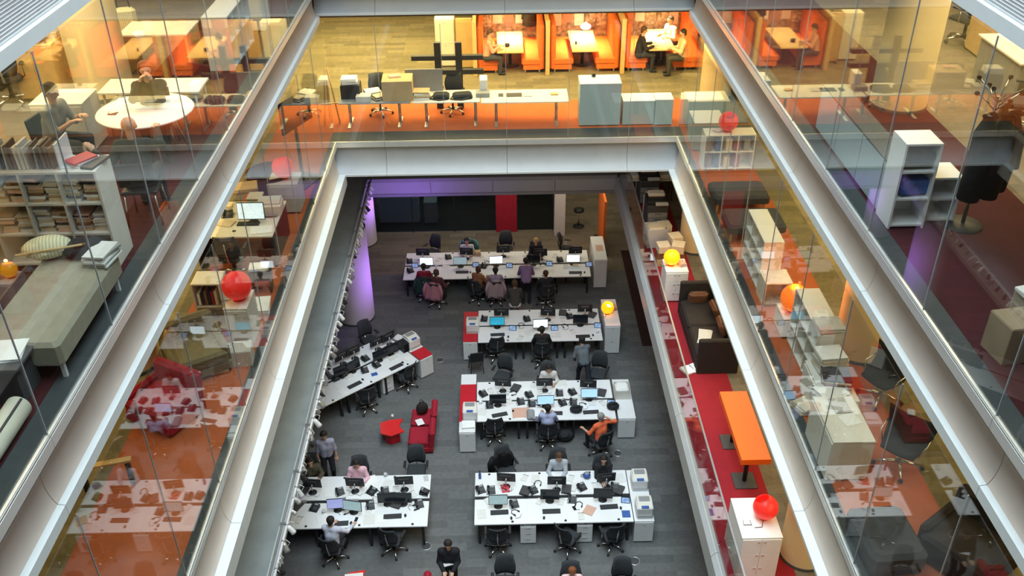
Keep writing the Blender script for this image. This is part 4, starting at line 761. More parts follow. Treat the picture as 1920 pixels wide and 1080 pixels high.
t = thing('shoulder_bag', 'dark brown bag standing on the far red armchair', 'bag', (-2.33, 20.4, .45), .4); part('bag_body', MB().ball((0, 0, .19), .2, 14, (.9, .6, 1)), 'sofa_dark', t); part('strap', MB().tube([(-.1, 0, .33), (0, .03, .48), (.1, 0, .33)], .015, 6), 'black', t)
sheet('paper_sheet', 'white page lying on the near red armchair seat', 'paper', (-2.38, 20.02, .452), .2, .26, .006, 'paper_plain', .4)
p = P(777, 1075, .7); armchair('red armchair whose back shows at the bottom edge', (p.x, p.y-.3, 0), PI/2, 'red_fabric')
p = P(660, 1092, .45); t = thing('star_table', 'red side table at the bottom edge', 'table', (p.x, p.y, 0), .3); part('tabletop', MB().prism(pts, .42, .45), 'red_gloss', t); part('pedestal', MB().prism([(x*.62, y*.62) for x, y in pts], 0, .42), 'red', t)
sheet('newspaper', 'white newspaper on red table at bottom edge', 'newspaper', (p.x+.03, p.y+.1, .452), .42, .3, .01, 'paper', .1)
# behind the dark glass
cabinet('storage_cabinet', 'blue grey cabinet behind the dark glass wall', -4.75, -3.2, 32.4, 32.9, .02, 1.15, 'blue_grey', (2, 1)); cabinet('storage_cabinet', 'narrow grey cabinet behind the dark glass wall', -3.0, -2.5, 32.3, 32.8, .02, .95, 'grey', (1, 1))
for i, (x, m) in enumerate(((-4.3, 'card'), (-3.75, 'offwhite'), (-3.4, 'grey'))): sheet('box_file', ['tan', 'white', 'grey'][i]+' box on cabinet behind the dark glass wall', 'box', (x, 32.6, 1.152), .3, .3, .18+.05*i, m, .2*i, n=2)
t = thing('exit_sign', 'small glowing green and violet sign behind dark glass', 'sign', (-.55, 31.9, 3.1)); part('panel', B(-.14, .04, -.01, .01, -.07, .07), 'purple_led', t); part('lamp', MB().ball((.12, 0, .0), .06, 10), 'green_led', t); part('hanger', B(-.06, -.04, -.008, .008, .07, .4), 'black', t)
t = thing('notice_board', 'narrow pale notice hanging in the dark glazed opening', 'sign', (1.05, 31.6, 2.2)); part('board', B(-.09, .09, -.012, .012, -.4, .7), 'news', t); part('clip', B(-.03, .03, -.02, .02, .7, .75), 'grey', t); part('hanger', MB().tube([(0, 0, .75), (0, 0, 1.2)], .006, 6), 'grey', t)
t = thing('swivel_stool', 'dark stool and pale box standing right of pale pier', 'stool', (3.0, 31.9, 0)); part('seat', MB().lathe([(0, .75), (.2, .75), (.2, .68), (0, .68)], n=16), 'black', t); part('post', MB().cyl((0, 0, .02), .03, .66), 'chrome', t); part('foot', MB().lathe([(0, .03), (.22, .02), (.23, 0)], n=16), 'black', t)
t = thing('leaning_panel', 'tall red orange panel standing under the gallery edge', 'panel', (3.72, 30.4, 0)); part('board', B(-.04, .04, -.9, .9, .02, 2.3), 'orange_fabric', t); part('foot', B(-.2, .2, -.8, -.7, 0, .03), 'black', t); part('foot', B(-.2, .2, .7, .8, 0, .03), 'black', t)
# ------------------------------------------------------------------ lighting rail on the left ledge
t = thing('lighting_rail', 'white pipe rail with cables along the left ledge edge', 'rail', (-4.26, 0, 4.12)); part('pipe', MB().tube([(0, 9.5, 0), (0, 27.9, 0)], .028, 8), 'white', t); part('conduit', MB().tube([(-.07, 9.5, -.08), (-.07, 27.9, -.08)], .022, 6), 'pale_grey', t)
for k in range(13): part('bracket', B(-.145, .03, 10+1.45*k-.02, 10+1.45*k+.02, -.05, -.02), 'silver', t)
def spot(bm, lm):
    t = thing('spotlight', 'spotlight', 'spotlight'); part('clamp', MB().box((0, 0, 0), (.07, .05, .09), ch=.01), 'silver', t)
    part('yoke', MB().tube([(.05, -.09, -.13), (.03, -.09, -.04), (.03, .09, -.04), (.05, .09, -.13)], .01, 6), 'silver', t)
    c = part('can', MB().lathe([(0, .13), (.05, .12), (.07, .05), (.075, -.1), (.085, -.16), (.08, -.16)], n=14), bm, t, loc=(.09, 0, -.14), ry=-.5); part('lens', MB().lathe([(0, -.14), (.075, -.15)], n=14), lm, c)
    part('cable', MB().tube([(.02, 0, .04), (.1, .06, .1), (.2, .1, .02), (.16, .05, -.08)], .009, 5), 'white', t); return t
SP = [Proto(spot(*a)) for a in (('white', 'white_led'), ('silver', 'white_led'), ('black', 'purple_led'), ('pale_grey', 'purple_led'))]
SN = ['white', 'silver', 'black', 'pale grey']
y = 10.6; i = 0
while y < 27.6:
    k = rnd.choice((0, 1, 1, 2, 2, 3)); o = SP[k].put((-4.26, y, 4.12), rnd.uniform(-1.3, 1.3), '%s spotlight on ledge rail, %s counting from bottom edge' % (SN[k], nth(i)), 'ledge spotlights'); sc_ = rnd.uniform(.5, .8); o.scale = (sc_, sc_, sc_); y += rnd.uniform(.27, .42); i += 1

for i, (px, py) in enumerate(((799, 1024), (1190, 1052), (1158, 850), (825, 675))):
    p = P(px, py, 0); t = thing('floor_box', ['round floor socket right of nearest left row', 'round floor socket at the lower right', 'round floor socket behind the nearest right row', 'round floor socket by the slanted row cabinet'][i], 'floor socket', (p.x, p.y, 0)); part('ring', MB().lathe([(.13, 0), (.13, .008), (.11, .01), (.11, .004)], n=24), 'silver', t); part('lid', MB().lathe([(0, .007), (.108, .007)], n=24), 'dark_grey', t)

# ================================================================== GALLERY (level 1, right)
Z1 = 4.01
def copier(lab, x, y, w=.62, d=1.15):
    t = thing('photocopier', lab, 'copier', (x, y, Z1))
    part('body', MB().box((0, 0, .42), (w, .72, .8), ch=.03), 'dark_grey', t); part('side_unit', MB().box((0, .52, .36), (w*.92, .34, .68), ch=.03), 'offwhite', t)
    l = part('scanner_lid', MB().box((0, -.02, .9), (w*1.02, .62, .12), ch=.04), 'black', t); part('feeder', MB().box((0, .14, .99), (w*.8, .3, .1), ch=.03), 'offwhite', l)
    part('output_tray', MB().box((0, .52, .74), (w*.8, .36, .03), rx=.25), 'card', t); part('control_panel', MB().box((.1, -.38, .9), (w*.6, .12, .04), ch=.01, rx=.4), 'pale_grey', t)
    for k in range(3): dr = part('paper_drawer', B(-w/2+.03, w/2-.03, -.374, -.36, .08+k*.18, .24+k*.18), 'grey', t); part('handle', B(-.09, .09, -.384, -.375, .19+k*.18, .205+k*.18), 'black', dr)
    return t
copier('nearer photocopier at the far end of the gallery', 4.62, 24.7); copier('farther photocopier at the far end of the gallery', 4.62, 26.35)
for i, (px, py) in enumerate(((1193, 330), (1243, 330))):
    p = P(px, py, 4.75); lab = ['left', 'right'][i]; t = thing('side_table', lab+' paper covered side table beyond the photocopiers', 'table', (p.x, p.y, Z1))
    part('tabletop', B(-.3, .3, -.3, .3, .71, .74), 'offwhite', t)
    for sx in (-1, 1):
        for sy in (-1, 1): part('leg', B(sx*.27-.015, sx*.27+.015, sy*.27-.015, sy*.27+.015, 0, .71), 'black', t)
    sheet('paper_pile', 'paper pile on %s side table beyond the photocopiers' % lab, 'paper', (p.x, p.y, Z1+.742), .3, .34, .1, ['paper_tan', 'paper'], .2, n=4)
t = thing('recycling_crate', 'pale plastic crate of paper beside photocopier', 'crate', (4.45, 23.55, Z1), .1)
for b in (B(-.3, -.28, -.25, .25, .02, .6), B(.28, .3, -.25, .25, .02, .6), B(-.28, .28, -.25, -.23, .02, .6), B(-.28, .28, .23, .25, .02, .6), B(-.28, .28, -.23, .23, 0, .03)): part('side', b, 'pale_grey', t)
part('paper_fill', MB().box((0, 0, .42), (.5, .42, .4), ch=.06), 'paper_tan', t)
for i, (dx, dy, h, r) in enumerate(((.42, -.42, .72, .2), (.45, -.85, .7, -.2), (.28, .5, .6, .1), (.05, -.72, .62, .0))):
    sheet('archive_box', ['brown carton of papers next to the crate', 'brown carton just behind the gallery cabinet', 'tan carton behind the lamp cabinet', 'low carton just behind the yellow lamp'][i], 'box', (4.45+dx, 23.2+dy, Z1), .34, .36, h, ['card', 'wood_dark', 'paper_tan'], r, n=3)
cabinet('drawer_cabinet', 'white gallery cabinet under the yellow ball lamp', 4.24, 4.82, 20.5, 21.15, Z1, 4.94, 'white', (2, 3))
ball_lamp('glowing yellow ball lamp on the gallery cabinet', (4.42, 20.85, 4.945), .21, 'yellow', -.2, 0, 20)
sheet('leaflet_stack', 'small leaflet stack right of the gallery lamp', 'paper', (4.7, 20.85, 4.945), .18, .24, .08, ['paper_pink', 'paper'], .3, n=3)
# high-sided sofa
t = thing('high_sofa', 'dark high-sided sofa with brown cushions on the gallery', 'sofa', (0, 0, Z1))
part('side_panel', MB().box((5.02, 17.48, .48), (.98, .14, .94), ch=.03), 'sofa_dark', t); part('side_panel', MB().box((5.02, 20.0, .48), (.98, .14, .94), ch=.03), 'sofa_dark', t); part('back_panel', MB().box((5.45, 18.74, .48), (.14, 2.38, .94), ch=.03), 'sofa_dark', t)
part('seat_base', MB().box((4.96, 18.74, .17), (.86, 2.36, .32), ch=.04), 'sofa_dark', t); part('seat_cushion', MB().box((4.94, 18.15, .4), (.8, 1.16, .14), ch=.05), 'sofa_dark', t); part('seat_cushion', MB().box((4.94, 19.33, .4), (.8, 1.16, .14), ch=.05), 'sofa_dark', t)
for i, (x, y, rz, rx) in enumerate(((4.95, 19.76, .0, .3), (5.27, 19.2, -1.5, .35), (5.28, 18.5, -1.6, .3))):
    c = thing('cushion', ['brown cushion against the far side of dark sofa', 'brown cushion in back corner of the dark sofa', 'brown cushion at middle of dark sofa back'][i], 'cushion', (x, y, Z1+.64), rz); part('cover', MB().box((0, 0, 0), (.5, .16, .36), ch=.07, rx=rx), 'cushion', c); part('piping', MB().tube([(-.22, 0, .16), (.22, 0, .16)], .012, 6), 'sofa_dark', c)
sheet('newspaper', 'pale blue newspaper lying on the dark sofa seat', 'newspaper', (4.86, 18.25, Z1+.475), .3, .6, .02, 'pale_grey', -.2, n=2); sheet('newspaper', 'cream newspaper beside near arm of dark sofa', 'newspaper', (5.15, 17.85, Z1+.475), .4, .35, .04, 'paper_tan', .1, n=2)
p = P(1250, 690, 4.02); 
for i, (px, py) in enumerate(((1280, 695), (1297, 690))): p = P(px, py, 4.02); sheet('paper_sheet', ['white sheets on red carpet near sofa by glass', 'crumpled white page on red carpet near sofa'][i], 'paper', (p.x+.1, p.y, Z1+.001), .26, .3, .05, 'paper_plain', .4, n=2)
# tall orange table
t = thing('high_table', 'tall bright orange table on two black pedestals', 'table', (4.86, 14.42, Z1)); part('tabletop', MB().box((0, 0, .985), (.58, 2.1, .13), ch=.006), 'orange', t)
for y in (-.55, .62): c = part('pedestal', MB().cyl((0, y, .02), .045, .9, 14), 'black', t); part('foot_plate', MB().box((0, y, .012), (.46, .46, .022), ch=.008), 'dark_grey', c)
cabinet('drawer_cabinet', 'white gallery cabinet carrying the red ball lamp', 4.13, 4.84, 11.37, 12.33, Z1, 5.1, 'white', (2, 3), handle='chrome')
ball_lamp('red ball lamp on white gallery cabinet near bottom', (4.62, 11.85, 5.105), .225, 'red', -.5, .9)
small('spectacles', 'thin black spectacles on white gallery cabinet', 'glasses', (1402, 985), lambda t: (part('frame', MB().tube([(-.07, 0, .01), (0, .0, .015), (.07, 0, .01)], .006, 6), 'black', t), part('temple', MB().tube([(-.07, 0, .01), (-.06, .12, .01)], .004, 5), 'black', t), part('temple', MB().tube([(.07, 0, .01), (.06, .12, .01)], .004, 5), 'black', t)), 5.104)
# ================================================================== ORANGE LEVEL (level 2), far side
Z2 = 8.009
def sitstand(lab, x0, x1, y0, y1, legx, m='offwhite', z=Z2, h=.72):
    w, d = x1-x0, y1-y0; t = thing('work_table', lab, 'table', ((x0+x1)/2, (y0+y1)/2, z)); part('tabletop', MB().box((0, 0, h-.015), (w, d, .03), ch=.006), m, t)
    for lx in legx: l = part('leg', MB().tube([(lx-(x0+x1)/2, 0, .03), (lx-(x0+x1)/2, 0, h-.03)], .04, 8), 'silver', t); part('foot', B(lx-(x0+x1)/2-.04, lx-(x0+x1)/2+.04, -d/2+.05, d/2-.08, 0, .03), 'silver', l)
    part('crossbar', B(-w/2+.2, w/2-.2, .1, .14, h-.1, h-.05), 'dark_grey', t); return t
sitstand('cluttered height adjustable table left of the cardboard box', -4.15, -2.28, 22.9, 23.75, (-3.93, -2.62), 'grey'); sitstand('height adjustable table with black bags behind glass', -2.22, -.50, 22.88, 23.75, (-1.92, -.62)); sitstand('pale table with slanted legs in front of booths', -.46, 1.80, 22.8, 23.7, (-.08, 1.5))
T2 = Z2+.722
def crate(lab, x, y, z, w, d, h, m, top=None, rz=0., name='carton'):
    t = thing(name, lab, 'box', (x, y, z), rz); part('body', MB().box((0, 0, h/2), (w, d, h), ch=.006), m, t); part('flap', B(-w/2+.005, -.004, -d/2+.005, d/2-.005, h, h+.006), top or m, t); part('flap', B(.004, w/2-.005, -d/2+.005, d/2-.005, h, h+.006), top or m, t); return t
crate('big cardboard box on the cluttered table behind glass', -2.62, 23.3, T2, .78, .62, .52, 'card', rz=.03); sheet('paper_pile', 'orange papers on top of big cardboard box', 'paper', (-2.7, 23.4, T2+.528), .3, .22, .03, 'paper_pink', .2, n=2)
crate('black crate on left of the cluttered table', -3.85, 23.4, T2, .5, .42, .36, 'black'); sheet('paper_pile', 'stack of white paper on the black crate', 'paper', (-3.87, 23.42, T2+.37), .4, .34, .14, 'paper_plain', .05, n=4)
crate('grey desktop unit at front of cluttered table', -3.5, 23.12, T2, .38, .3, .14, 'pale_grey', name='desktop_unit'); sheet('paper_pile', 'white and green papers beside black crate', 'paper', (-3.32, 23.5, T2), .4, .36, .12, ['paper', 'green_plant', 'paper'], .3, n=3); sheet('leaflet_heap', 'heap of black and cream leaflets before cardboard box', 'paper', (-3.12, 23.2, T2), .3, .26, .1, ['black', 'paper_tan'], .5, n=4)
t = thing('desk_screen', 'grey fabric desk screen behind cardboard box', 'screen', (-1.97, 23.72, T2-.03)); part('panel', B(-.48, .48, -.015, .015, 0, .62), 'grey', t); part('clamp', B(-.4, -.36, -.03, .03, -.05, .05), 'silver', t); part('clamp', B(.36, .4, -.03, .03, -.05, .05), 'silver', t)
sheet('folder_pile', 'pile of tan folders between box and black bags', 'folders', (-2.0, 23.25, T2), .42, .34, .2, ['paper', 'card', 'paper_tan'], .08, n=5)
for i, (x, w_) in enumerate(((-1.5, .42), (-.95, .5))): t = thing('laptop_bag', ['left', 'right'][i]+' black laptop bag on table behind glass', 'bag', (x, 23.2, T2), .15*i); part('bag_body', MB().box((0, 0, .06), (w_, .34, .12), ch=.045), 'black_fabric', t); part('strap', MB().tube([(-w_/2, 0, .06), (-w_/2-.08, -.12, .03), (-.05, -.22, .02), (w_/2-.1, -.17, .05)], .018, 6), 'black', t)
crate('grey switch box right of the laptop bags', -.42, 23.3, T2, .36, .26, .1, 'grey', name='switch_box'); crate('white tower unit standing behind laptop bags', -.40, 23.64, T2, .2, .4, .36, 'white', name='tower_unit', rz=.02)
for i, (x, w_, d_, m, l) in enumerate(((.05, .13, .2, 'dark_grey', 'small dark grid tray on pale table'), (.4, .4, .24, 'dark_grey', 'dark rectangular mat on pale table'), (.75, .24, .24, 'pale_grey', 'pale tray right of dark mat on table'), (1.45, .2, .12, 'wood', 'small yellow pad on pale table'))): sheet('desk_mat', l, 'mat', (x, 23.3, T2), w_, d_, .015+.02*(i == 3), m, 0)
for x, r, l in ((-3.2, .3, 'black swivel chair under the cluttered table'), (-1.25, -.2, 'black swivel chair under the table with bags')): CHAIR.put((x, 23.95, Z2), PI+r, l, 'office chairs')
# black hash sculpture
t = thing('hash_sculpture', 'big black hash sign standing behind the tables', 'sculpture', (-1.33, 24.3, Z2))
for x in (-.28, .28): part('upright_bar', B(x-.085, x+.085, -.06, .06, 0, 1.83), 'black', t)
for z, a, b in ((1.36, -.98, .93), (.97, -.54, .93)): part('cross_bar', B(a, b, -.075, .075, z, z+.12), 'black', t)
t = thing('wooden_easel', 'slim wooden easel left of the cluttered table', 'easel', (-4.45, 23.4, Z2), .3)
for a, b in (((-.2, -.1, 0), (-.03, .0, 1.5)), ((.2, -.1, 0), (.03, 0, 1.5)), ((0, .35, 0), (0, .02, 1.45))): part('leg', MB().tube([a, b], .022, 6), 'wood', t)
part('ledge', B(-.22, .22, -.12, -.05, .55, .58), 'wood', t)
# white cabinets on the edge of the far side
cabinet('white_cabinet', 'tallest white cabinet at the far glass', 2.08, 3.14, 22.86, 23.5, Z2, 9.17, 'blue_grey', (2, 1), face='+y', top='white'); cabinet('white_cabinet', 'low white cabinet right of the tallest one', 3.21, 4.03, 22.86, 23.4, Z2, 8.69, 'blue_grey', (2, 1), face='+y', top='white'); cabinet('white_cabinet', 'narrow low white cabinet at far right corner', 4.04, 4.5, 22.82, 23.3, Z2, 8.73, 'blue_grey', (1, 1), face='+y', top='white')
cabinet('white_cabinet', 'low white cabinet beyond the right glass corner', 4.85, 5.9, 22.6, 23.3, Z2, 8.75, 'blue_grey', (2, 1), face='+y', top='white'); cabinet('white_cabinet', 'pale cabinet between corner cabinet and red lamp shelf', 4.75, 5.5, 21.2, 22.0, Z2, 8.75, 'blue_grey', (2, 1), face='+y', top='white')
small('camera_dome', 'small dark dome on top of tallest white cabinet', 'dome', (1113, 144), lambda t: (part('dome', MB().ball((0, 0, .04), .06, 12), 'black_gloss', t), part('foot', MB().lathe([(0, .02), (.05, .015), (.055, 0)], n=12), 'grey', t)), 9.172)
# booths
BX = [(-.55, .0, .72, 1.30), (1.60, 2.2, 2.9, 3.52), (3.8, 4.4, 5.2, 5.8)]; BN = ['left', 'middle', 'right']
dm('collage', (.35, .25, .16), .7, var=.9, scale=7)
dm('collage2', (.5, .42, .32), .7, var=.9, scale=11)
for i, (a, b, c, d) in enumerate(BX):
    for s, (x0, x1) in enumerate(((a, b), (c, d))):
        t = thing('booth_bench', 'orange upholstered bench, %s side of the %s booth' % (['left', 'right'][s], BN[i]), 'bench', ((x0+x1)/2, 27.95, Z2)); w_ = x1-x0; sg = -1 if s == 0 else 1
        part('seat', MB().box((-sg*.03, 0, .36), (w_, 2.1, .16), ch=.03), 'orange_fabric', t); part('seat_base', B(-w_/2+.02, w_/2-.02, -1.02, 1.02, .1, .28), 'orange_fabric', t); part('backrest', MB().box((sg*(w_/2-.02), 0, .78), (.16, 2.1, 1.3), ch=.05), 'orange_fabric', t)
        for sx in (-1, 1):
            for sy in (-1, 1): part('leg', B(sx*(w_/2-.08)-.02, sx*(w_/2-.08)+.02, sy*.95-.02, sy*.95+.02, 0, .1), 'silver', t)
    mx = (b+c)/2; t = thing('booth_table', 'wooden table of the %s booth' % BN[i], 'table', (mx, 27.65, Z2)); part('tabletop', MB().box((0, 0, .715), (.78, 1.95, .035), ch=.01), 'wood', t); part('post', MB().cyl((0, 0, .02), .05, .68, 12), 'black', t); part('foot_plate', MB().lathe([(0, .03), (.26, .02), (.28, 0)], n=20), 'black', t)
    area('booth_pendant_light', (mx, 27.9, 10.3), .4, .9, 95, (1, .76, .40), spread=1.3)
    t = thing('picture_wall', 'collage covered back wall of the %s booth' % BN[i], 'wall panel', (mx, 29.1, Z2)); part('board', B(-.95, .95, -.03, .03, 0, 2.2), 'collage', t)
    for k in range(5): part('poster', B(-.85+.35*k, -.56+.35*k, -.04, -.031, .75+.1*(k % 2), 1.2+.1*((k+i) % 3)), ['collage2', 'news', 'paper_pink', 'paper', 'collage2'][(k+i) % 5], t)
for i, (x, l) in enumerate(((-.68, 'wooden partition at left end of booths'), (1.45, 'wooden partition between left and middle booths'), (3.66, 'wooden partition between middle and right booths'), (5.98, 'wooden partition at right end of booths'))):
    t = thing('booth_partition', l, 'partition', (x, 27.95, Z2)); part('board', B(-.05, .05, -1.15, 1.1, .02, 1.6), 'wood', t); part('edge_post', B(-.06, .06, -1.22, -1.15, 0, 1.62), 'wood', t)
cabinet('tall_cabinet', 'tall cream cabinet left of the booths', -1.87, -1.3, 27.6, 28.6, Z2, 9.45, 'offwhite', (1, 2)); t = thing('room_divider', 'tan divider panel between cream cabinet and booths', 'panel', (-1.0, 27.5, Z2)); part('board', B(-.24, .24, -.04, .04, .03, 1.5), 'wood', t); part('foot', B(-.2, -.15, -.2, .2, 0, .03), 'black', t); part('foot', B(.15, .2, -.2, .2, 0, .03), 'black', t)
seated('person in salmon shirt using phone in left booth', 919, 62, -PI/2, .2, nochair=True, z=Z2-.0, shirt=(.72, .36, .25), trousers=(.05, .05, .06), hair='brown', skin='warm', head=(0, .5), lh=(-.1, .38, .82), rh=(.08, .38, .84))
seated('person in black seated at left of right booth', 1208, 57, -PI/2, .2, nochair=True, z=Z2, shirt=(.015, .015, .018), hair='brown', skin='warm')
seated('man in white shirt at back of right booth', 1257, 37, PI/2+.5, .25, nochair=True, z=Z2, shirt=(.8, .74, .62), hair='dark', skin='tan')
seated('person in cream jacket at front of right booth', 1281, 62, PI/2, .1, nochair=True, z=Z2, shirt=(.74, .58, .34), trousers=(.06, .055, .045), hair='dark', skin='warm', jacket=True, lh=(-.1, .34, .8), rh=(.1, .34, .78))
small('camera', 'small black camera held on left booth table', 'camera', (951, 87), lambda t: (part('body', MB().box((0, 0, .05), (.14, .07, .1), ch=.015), 'black', t), part('lens', MB().tube([(0, -.03, .05), (0, -.1, .05)], .035, 10), 'black_gloss', t)), Z2+.734)
small('salt_pot', 'tiny black pot on middle booth table', 'pot', (1080, 83), lambda t: (part('pot', MB().lathe([(0, 0), (.03, 0), (.03, .08), (0, .09)], n=12), 'black', t), part('lid', MB().lathe([(0, .12), (.02, .11), (.02, .09)], n=10), 'chrome', t)), Z2+.734)
small('cloth_bag', 'white and blue bag on the middle booth table', 'bag', (1098, 56), lambda t: (part('bag_body', MB().ball((0, 0, .1), .18, 12, (1, .8, .6)), 'scr_lilac', t), part('handle', MB().tube([(-.1, 0, .15), (0, 0, .25), (.1, 0, .15)], .012, 6), 'white', t)), Z2+.734)
t = thing('hanging_coat', 'dark coat hanging at right of left booth', 'coat', (.98, 28.8, Z2+.48), 0); part('cloth', MB().tube([(0, 0, 1.2), (.02, -.02, .9), (0, -.02, .4)], [.1, .2, .22], 12), 'black_fabric', t); part('hook', MB().tube([(0, .05, 1.25), (0, .26, 1.25)], .012, 6), 'chrome', t); part('sleeve', MB().tube([(-.15, -.05, 1.0), (-.2, -.08, .6)], [.06, .05], 8), 'black_fabric', t)
# ------------------------------------------------------------------ orange level, left side
t = thing('television_stand', 'black television on a pole stand turned away', 'television', (-4.62, 19.9, Z2), 1.15)
part('screen_panel', MB().box((0, -.06, 1.75), (1.15, .06, .72), ch=.012), 'black', t); part('screen', B(-.54, .54, -.095, -.091, 1.43, 2.07), 'black', t); part('pole', MB().tube([(0, 0, .03), (0, 0, 1.7)], .04, 10), 'dark_grey', t); part('foot', B(-.4, .4, -.3, .3, 0, .03), 'dark_grey', t); part('bracket', B(-.15, .15, -.03, .03, 1.6, 1.9), 'grey', t)
cabinet('lamp_cabinet', 'low pale cabinet under the farther red lamp at left', -5.05, -4.4, 18.3, 18.9, Z2, 8.72, 'pale_grey', (2, 1)); ball_lamp('farther red ball lamp on left of orange level', (-4.72, 18.62, 8.725), .24, 'red', -.35, .5)
t = thing('white_desk', 'pale desk with bright monitor behind left glass', 'desk', (-5.25, 16.75, Z2)); part('tabletop', MB().box((0, 0, .715), (1.55, 1.5, .03), ch=.006), 'offwhite', t); part('side_panel', B(.72, .76, -.72, .72, 0, .7), 'black', t); part('side_panel', B(-.76, -.72, -.72, .72, 0, .7), 'black', t); part('modesty_panel', B(-.72, .72, .5, .53, .2, .7), 'dark_grey', t); part('cable_port', MB().lathe([(0, .006), (.035, .006), (.04, 0)], (-.02, -.52, .73), 14), 'black', t)
p = P(470, 395, 9.02); t = make_monitor('scr_white', .54, .36); t.location = (p.x, p.y, Z2+.731); t['label'] = 'monitor with bright white screen behind left glass'
p = P(466, 421, T2); KEYB.put((p.x, p.y, T2+.01), .0, 'black keyboard below the bright monitor at left', 'newsroom keyboards'); p = P(428, 405, T2); PHONE.put((p.x, p.y, T2+.01), .2, 'black phone left of the bright monitor', 'newsroom phones')
for q, l, w_, d_, h_, m, n in (((490, 432), 'cream papers at front of the pale desk', .42, .3, .01, 'paper_plain', 2), ((425, 420), 'tan folder at left of the pale desk', .3, .26, .02, 'paper_tan', 1), ((460, 358), 'spilled tan papers behind the bright monitor', .5, .4, .12, 'card', 4), ((478, 372), 'open binder behind the bright monitor', .3, .34, .06, 'news', 2), ((427, 388), 'small cream pad beside black phone at left', .2, .16, .04, 'paper_tan', 1)): p = P(q[0], q[1], T2); sheet('paper_pile', l, 'paper', (p.x, p.y, T2+.01), w_, d_, h_, m, rnd.uniform(-.4, .4), n=n)
p = P(512, 378, 8.9); t = thing('desk_printer', 'pale inkjet printer at right of pale desk', 'printer', (p.x-.05, p.y-.1, T2+.01), .05); part('body', MB().box((0, 0, .11), (.5, .42, .22), ch=.03), 'offwhite', t); part('top_lid', MB().box((0, .02, .235), (.46, .36, .03), ch=.01), 'pale_grey', t); part('output_tray', B(-.18, .18, -.3, -.2, .03, .045), 'grey', t)
p = P(508, 350, 8.6); t = thing('lounge_chair', 'dark curved lounge chair behind the pale desk', 'chair', (p.x-.1, p.y+.4, Z2), -.4); part('seat', MB().lathe([(0, .42), (.4, .42), (.44, .34), (.38, .25), (0, .25)], n=24), 'sofa_dark', t); part('shell', MB().lathe([(.44, .34), (.5, .6), (.5, .78), (.46, .78), (.44, .6), (.4, .42)], n=24), 'carpet_wine', t); part('post', MB().cyl((0, 0, .02), .05, .25), 'chrome', t); part('foot', MB().lathe([(0, .03), (.3, .02), (.3, 0)], n=20), 'chrome', t)
CHAIR.put((-5.25, 15.75, Z2), 0, 'dark office chair pulled up to the pale desk', 'office chairs')
p = P(500, 463, 8.5); t = thing('magazine_rack', 'white papers in a wire rack beside pale desk', 'rack', (-4.6, 15.2, Z2), .1); part('basket', B(-.2, .2, -.16, .16, .3, .5), 'dark_grey', t); part('paper', MB().box((0, 0, .52), (.36, .26, .05)), 'paper_plain', t)
for s in (-1, 1): part('leg', B(s*.18-.01, s*.18+.01, -.15, .15, 0, .3), 'dark_grey', t)
sheet('paper_pile', 'greenish white papers at left glass edge', 'paper', (-4.5, 14.55, Z2), .34, .5, .12, 'paper_plain', .1, n=3)
t = shelving('cube_shelf', 'small cream cube shelf holding books at left', -5.2, 14.1, Z2, .5, .45, .98, 1, 2, 'offwhite')
for i in range(6): sheet('book', 'book in small cream cube shelf, %s from left' % nth(i), 'book', (-5.36+i*.06, 14.02, Z2+.535), .045, .25, .24+.02*(i % 3), ['paper_plain', 'black', 'wood_dark', 'black', 'carpet_red', 'paper_tan'][i], 0)
cabinet('lamp_plinth', 'cream plinth under the nearer red lamp at left', -4.78, -4.38, 13.35, 13.95, Z2, 8.82, 'offwhite', (1, 1)); ball_lamp('nearer red ball lamp on cream plinth at left', (-4.57, 13.65, 8.825), .255, 'red', -.9, 0)
crate('open cream box of papers in front of plinth', -4.5, 12.95, Z2, .4, .34, .3, 'offwhite', 'news', .1, 'paper_box'); sheet('paper_pile', 'white pages on olive armchair side', 'paper', (-4.85, 12.75, Z2), .3, .3, .2, 'paper_plain', .5, n=3)
t = thing('wooden_tray', 'narrow wooden tray leaning beside olive armchair', 'tray', (-4.95, 13.3, Z2), .5); part('board', MB().box((0, 0, .3), (.14, .5, .06), rx=.7), 'wood', t); part('rim', MB().box((.075, 0, .3), (.015, .5, .1), rx=.7), 'wood_dark', t)
armchair('olive armchair near column on left of orange level', (-5.22, 12.85, Z2), -2.6, 'olive_fabric', w=.95, d=.95)
armchair('red armchair on orange carpet at lower left', (-5.35, 11.55, Z2), PI-.5, 'red_fabric', w=.95, d=.85)
t = thing('floor_lamp_pole', 'slim brass floor lamp pole at lower left', 'lamp', (-5.25, 12.1, Z2), 0); part('pole', MB().tube([(0, 0, .02), (.05, 0, 1.2)], .01, 8), 'wood', t); part('foot', MB().lathe([(0, .02), (.14, .015), (.15, 0)], n=20), 'wood', t); part('shade', MB().lathe([(.05, 1.3), (.12, 1.14), (.115, 1.14), (.045, 1.3)], n=16), 'wood', t)
t = thing('plank_bench', 'narrow wooden bench end at lower left', 'bench', (-5.75, 10.0, Z2), .25); part('seat', MB().box((0, 0, .42), (.75, .1, .04)), 'wood', t); part('leg', B(-.34, -.28, -.05, .05, 0, .4), 'black', t); part('leg', B(.28, .34, -.05, .05, 0, .4), 'black', t)
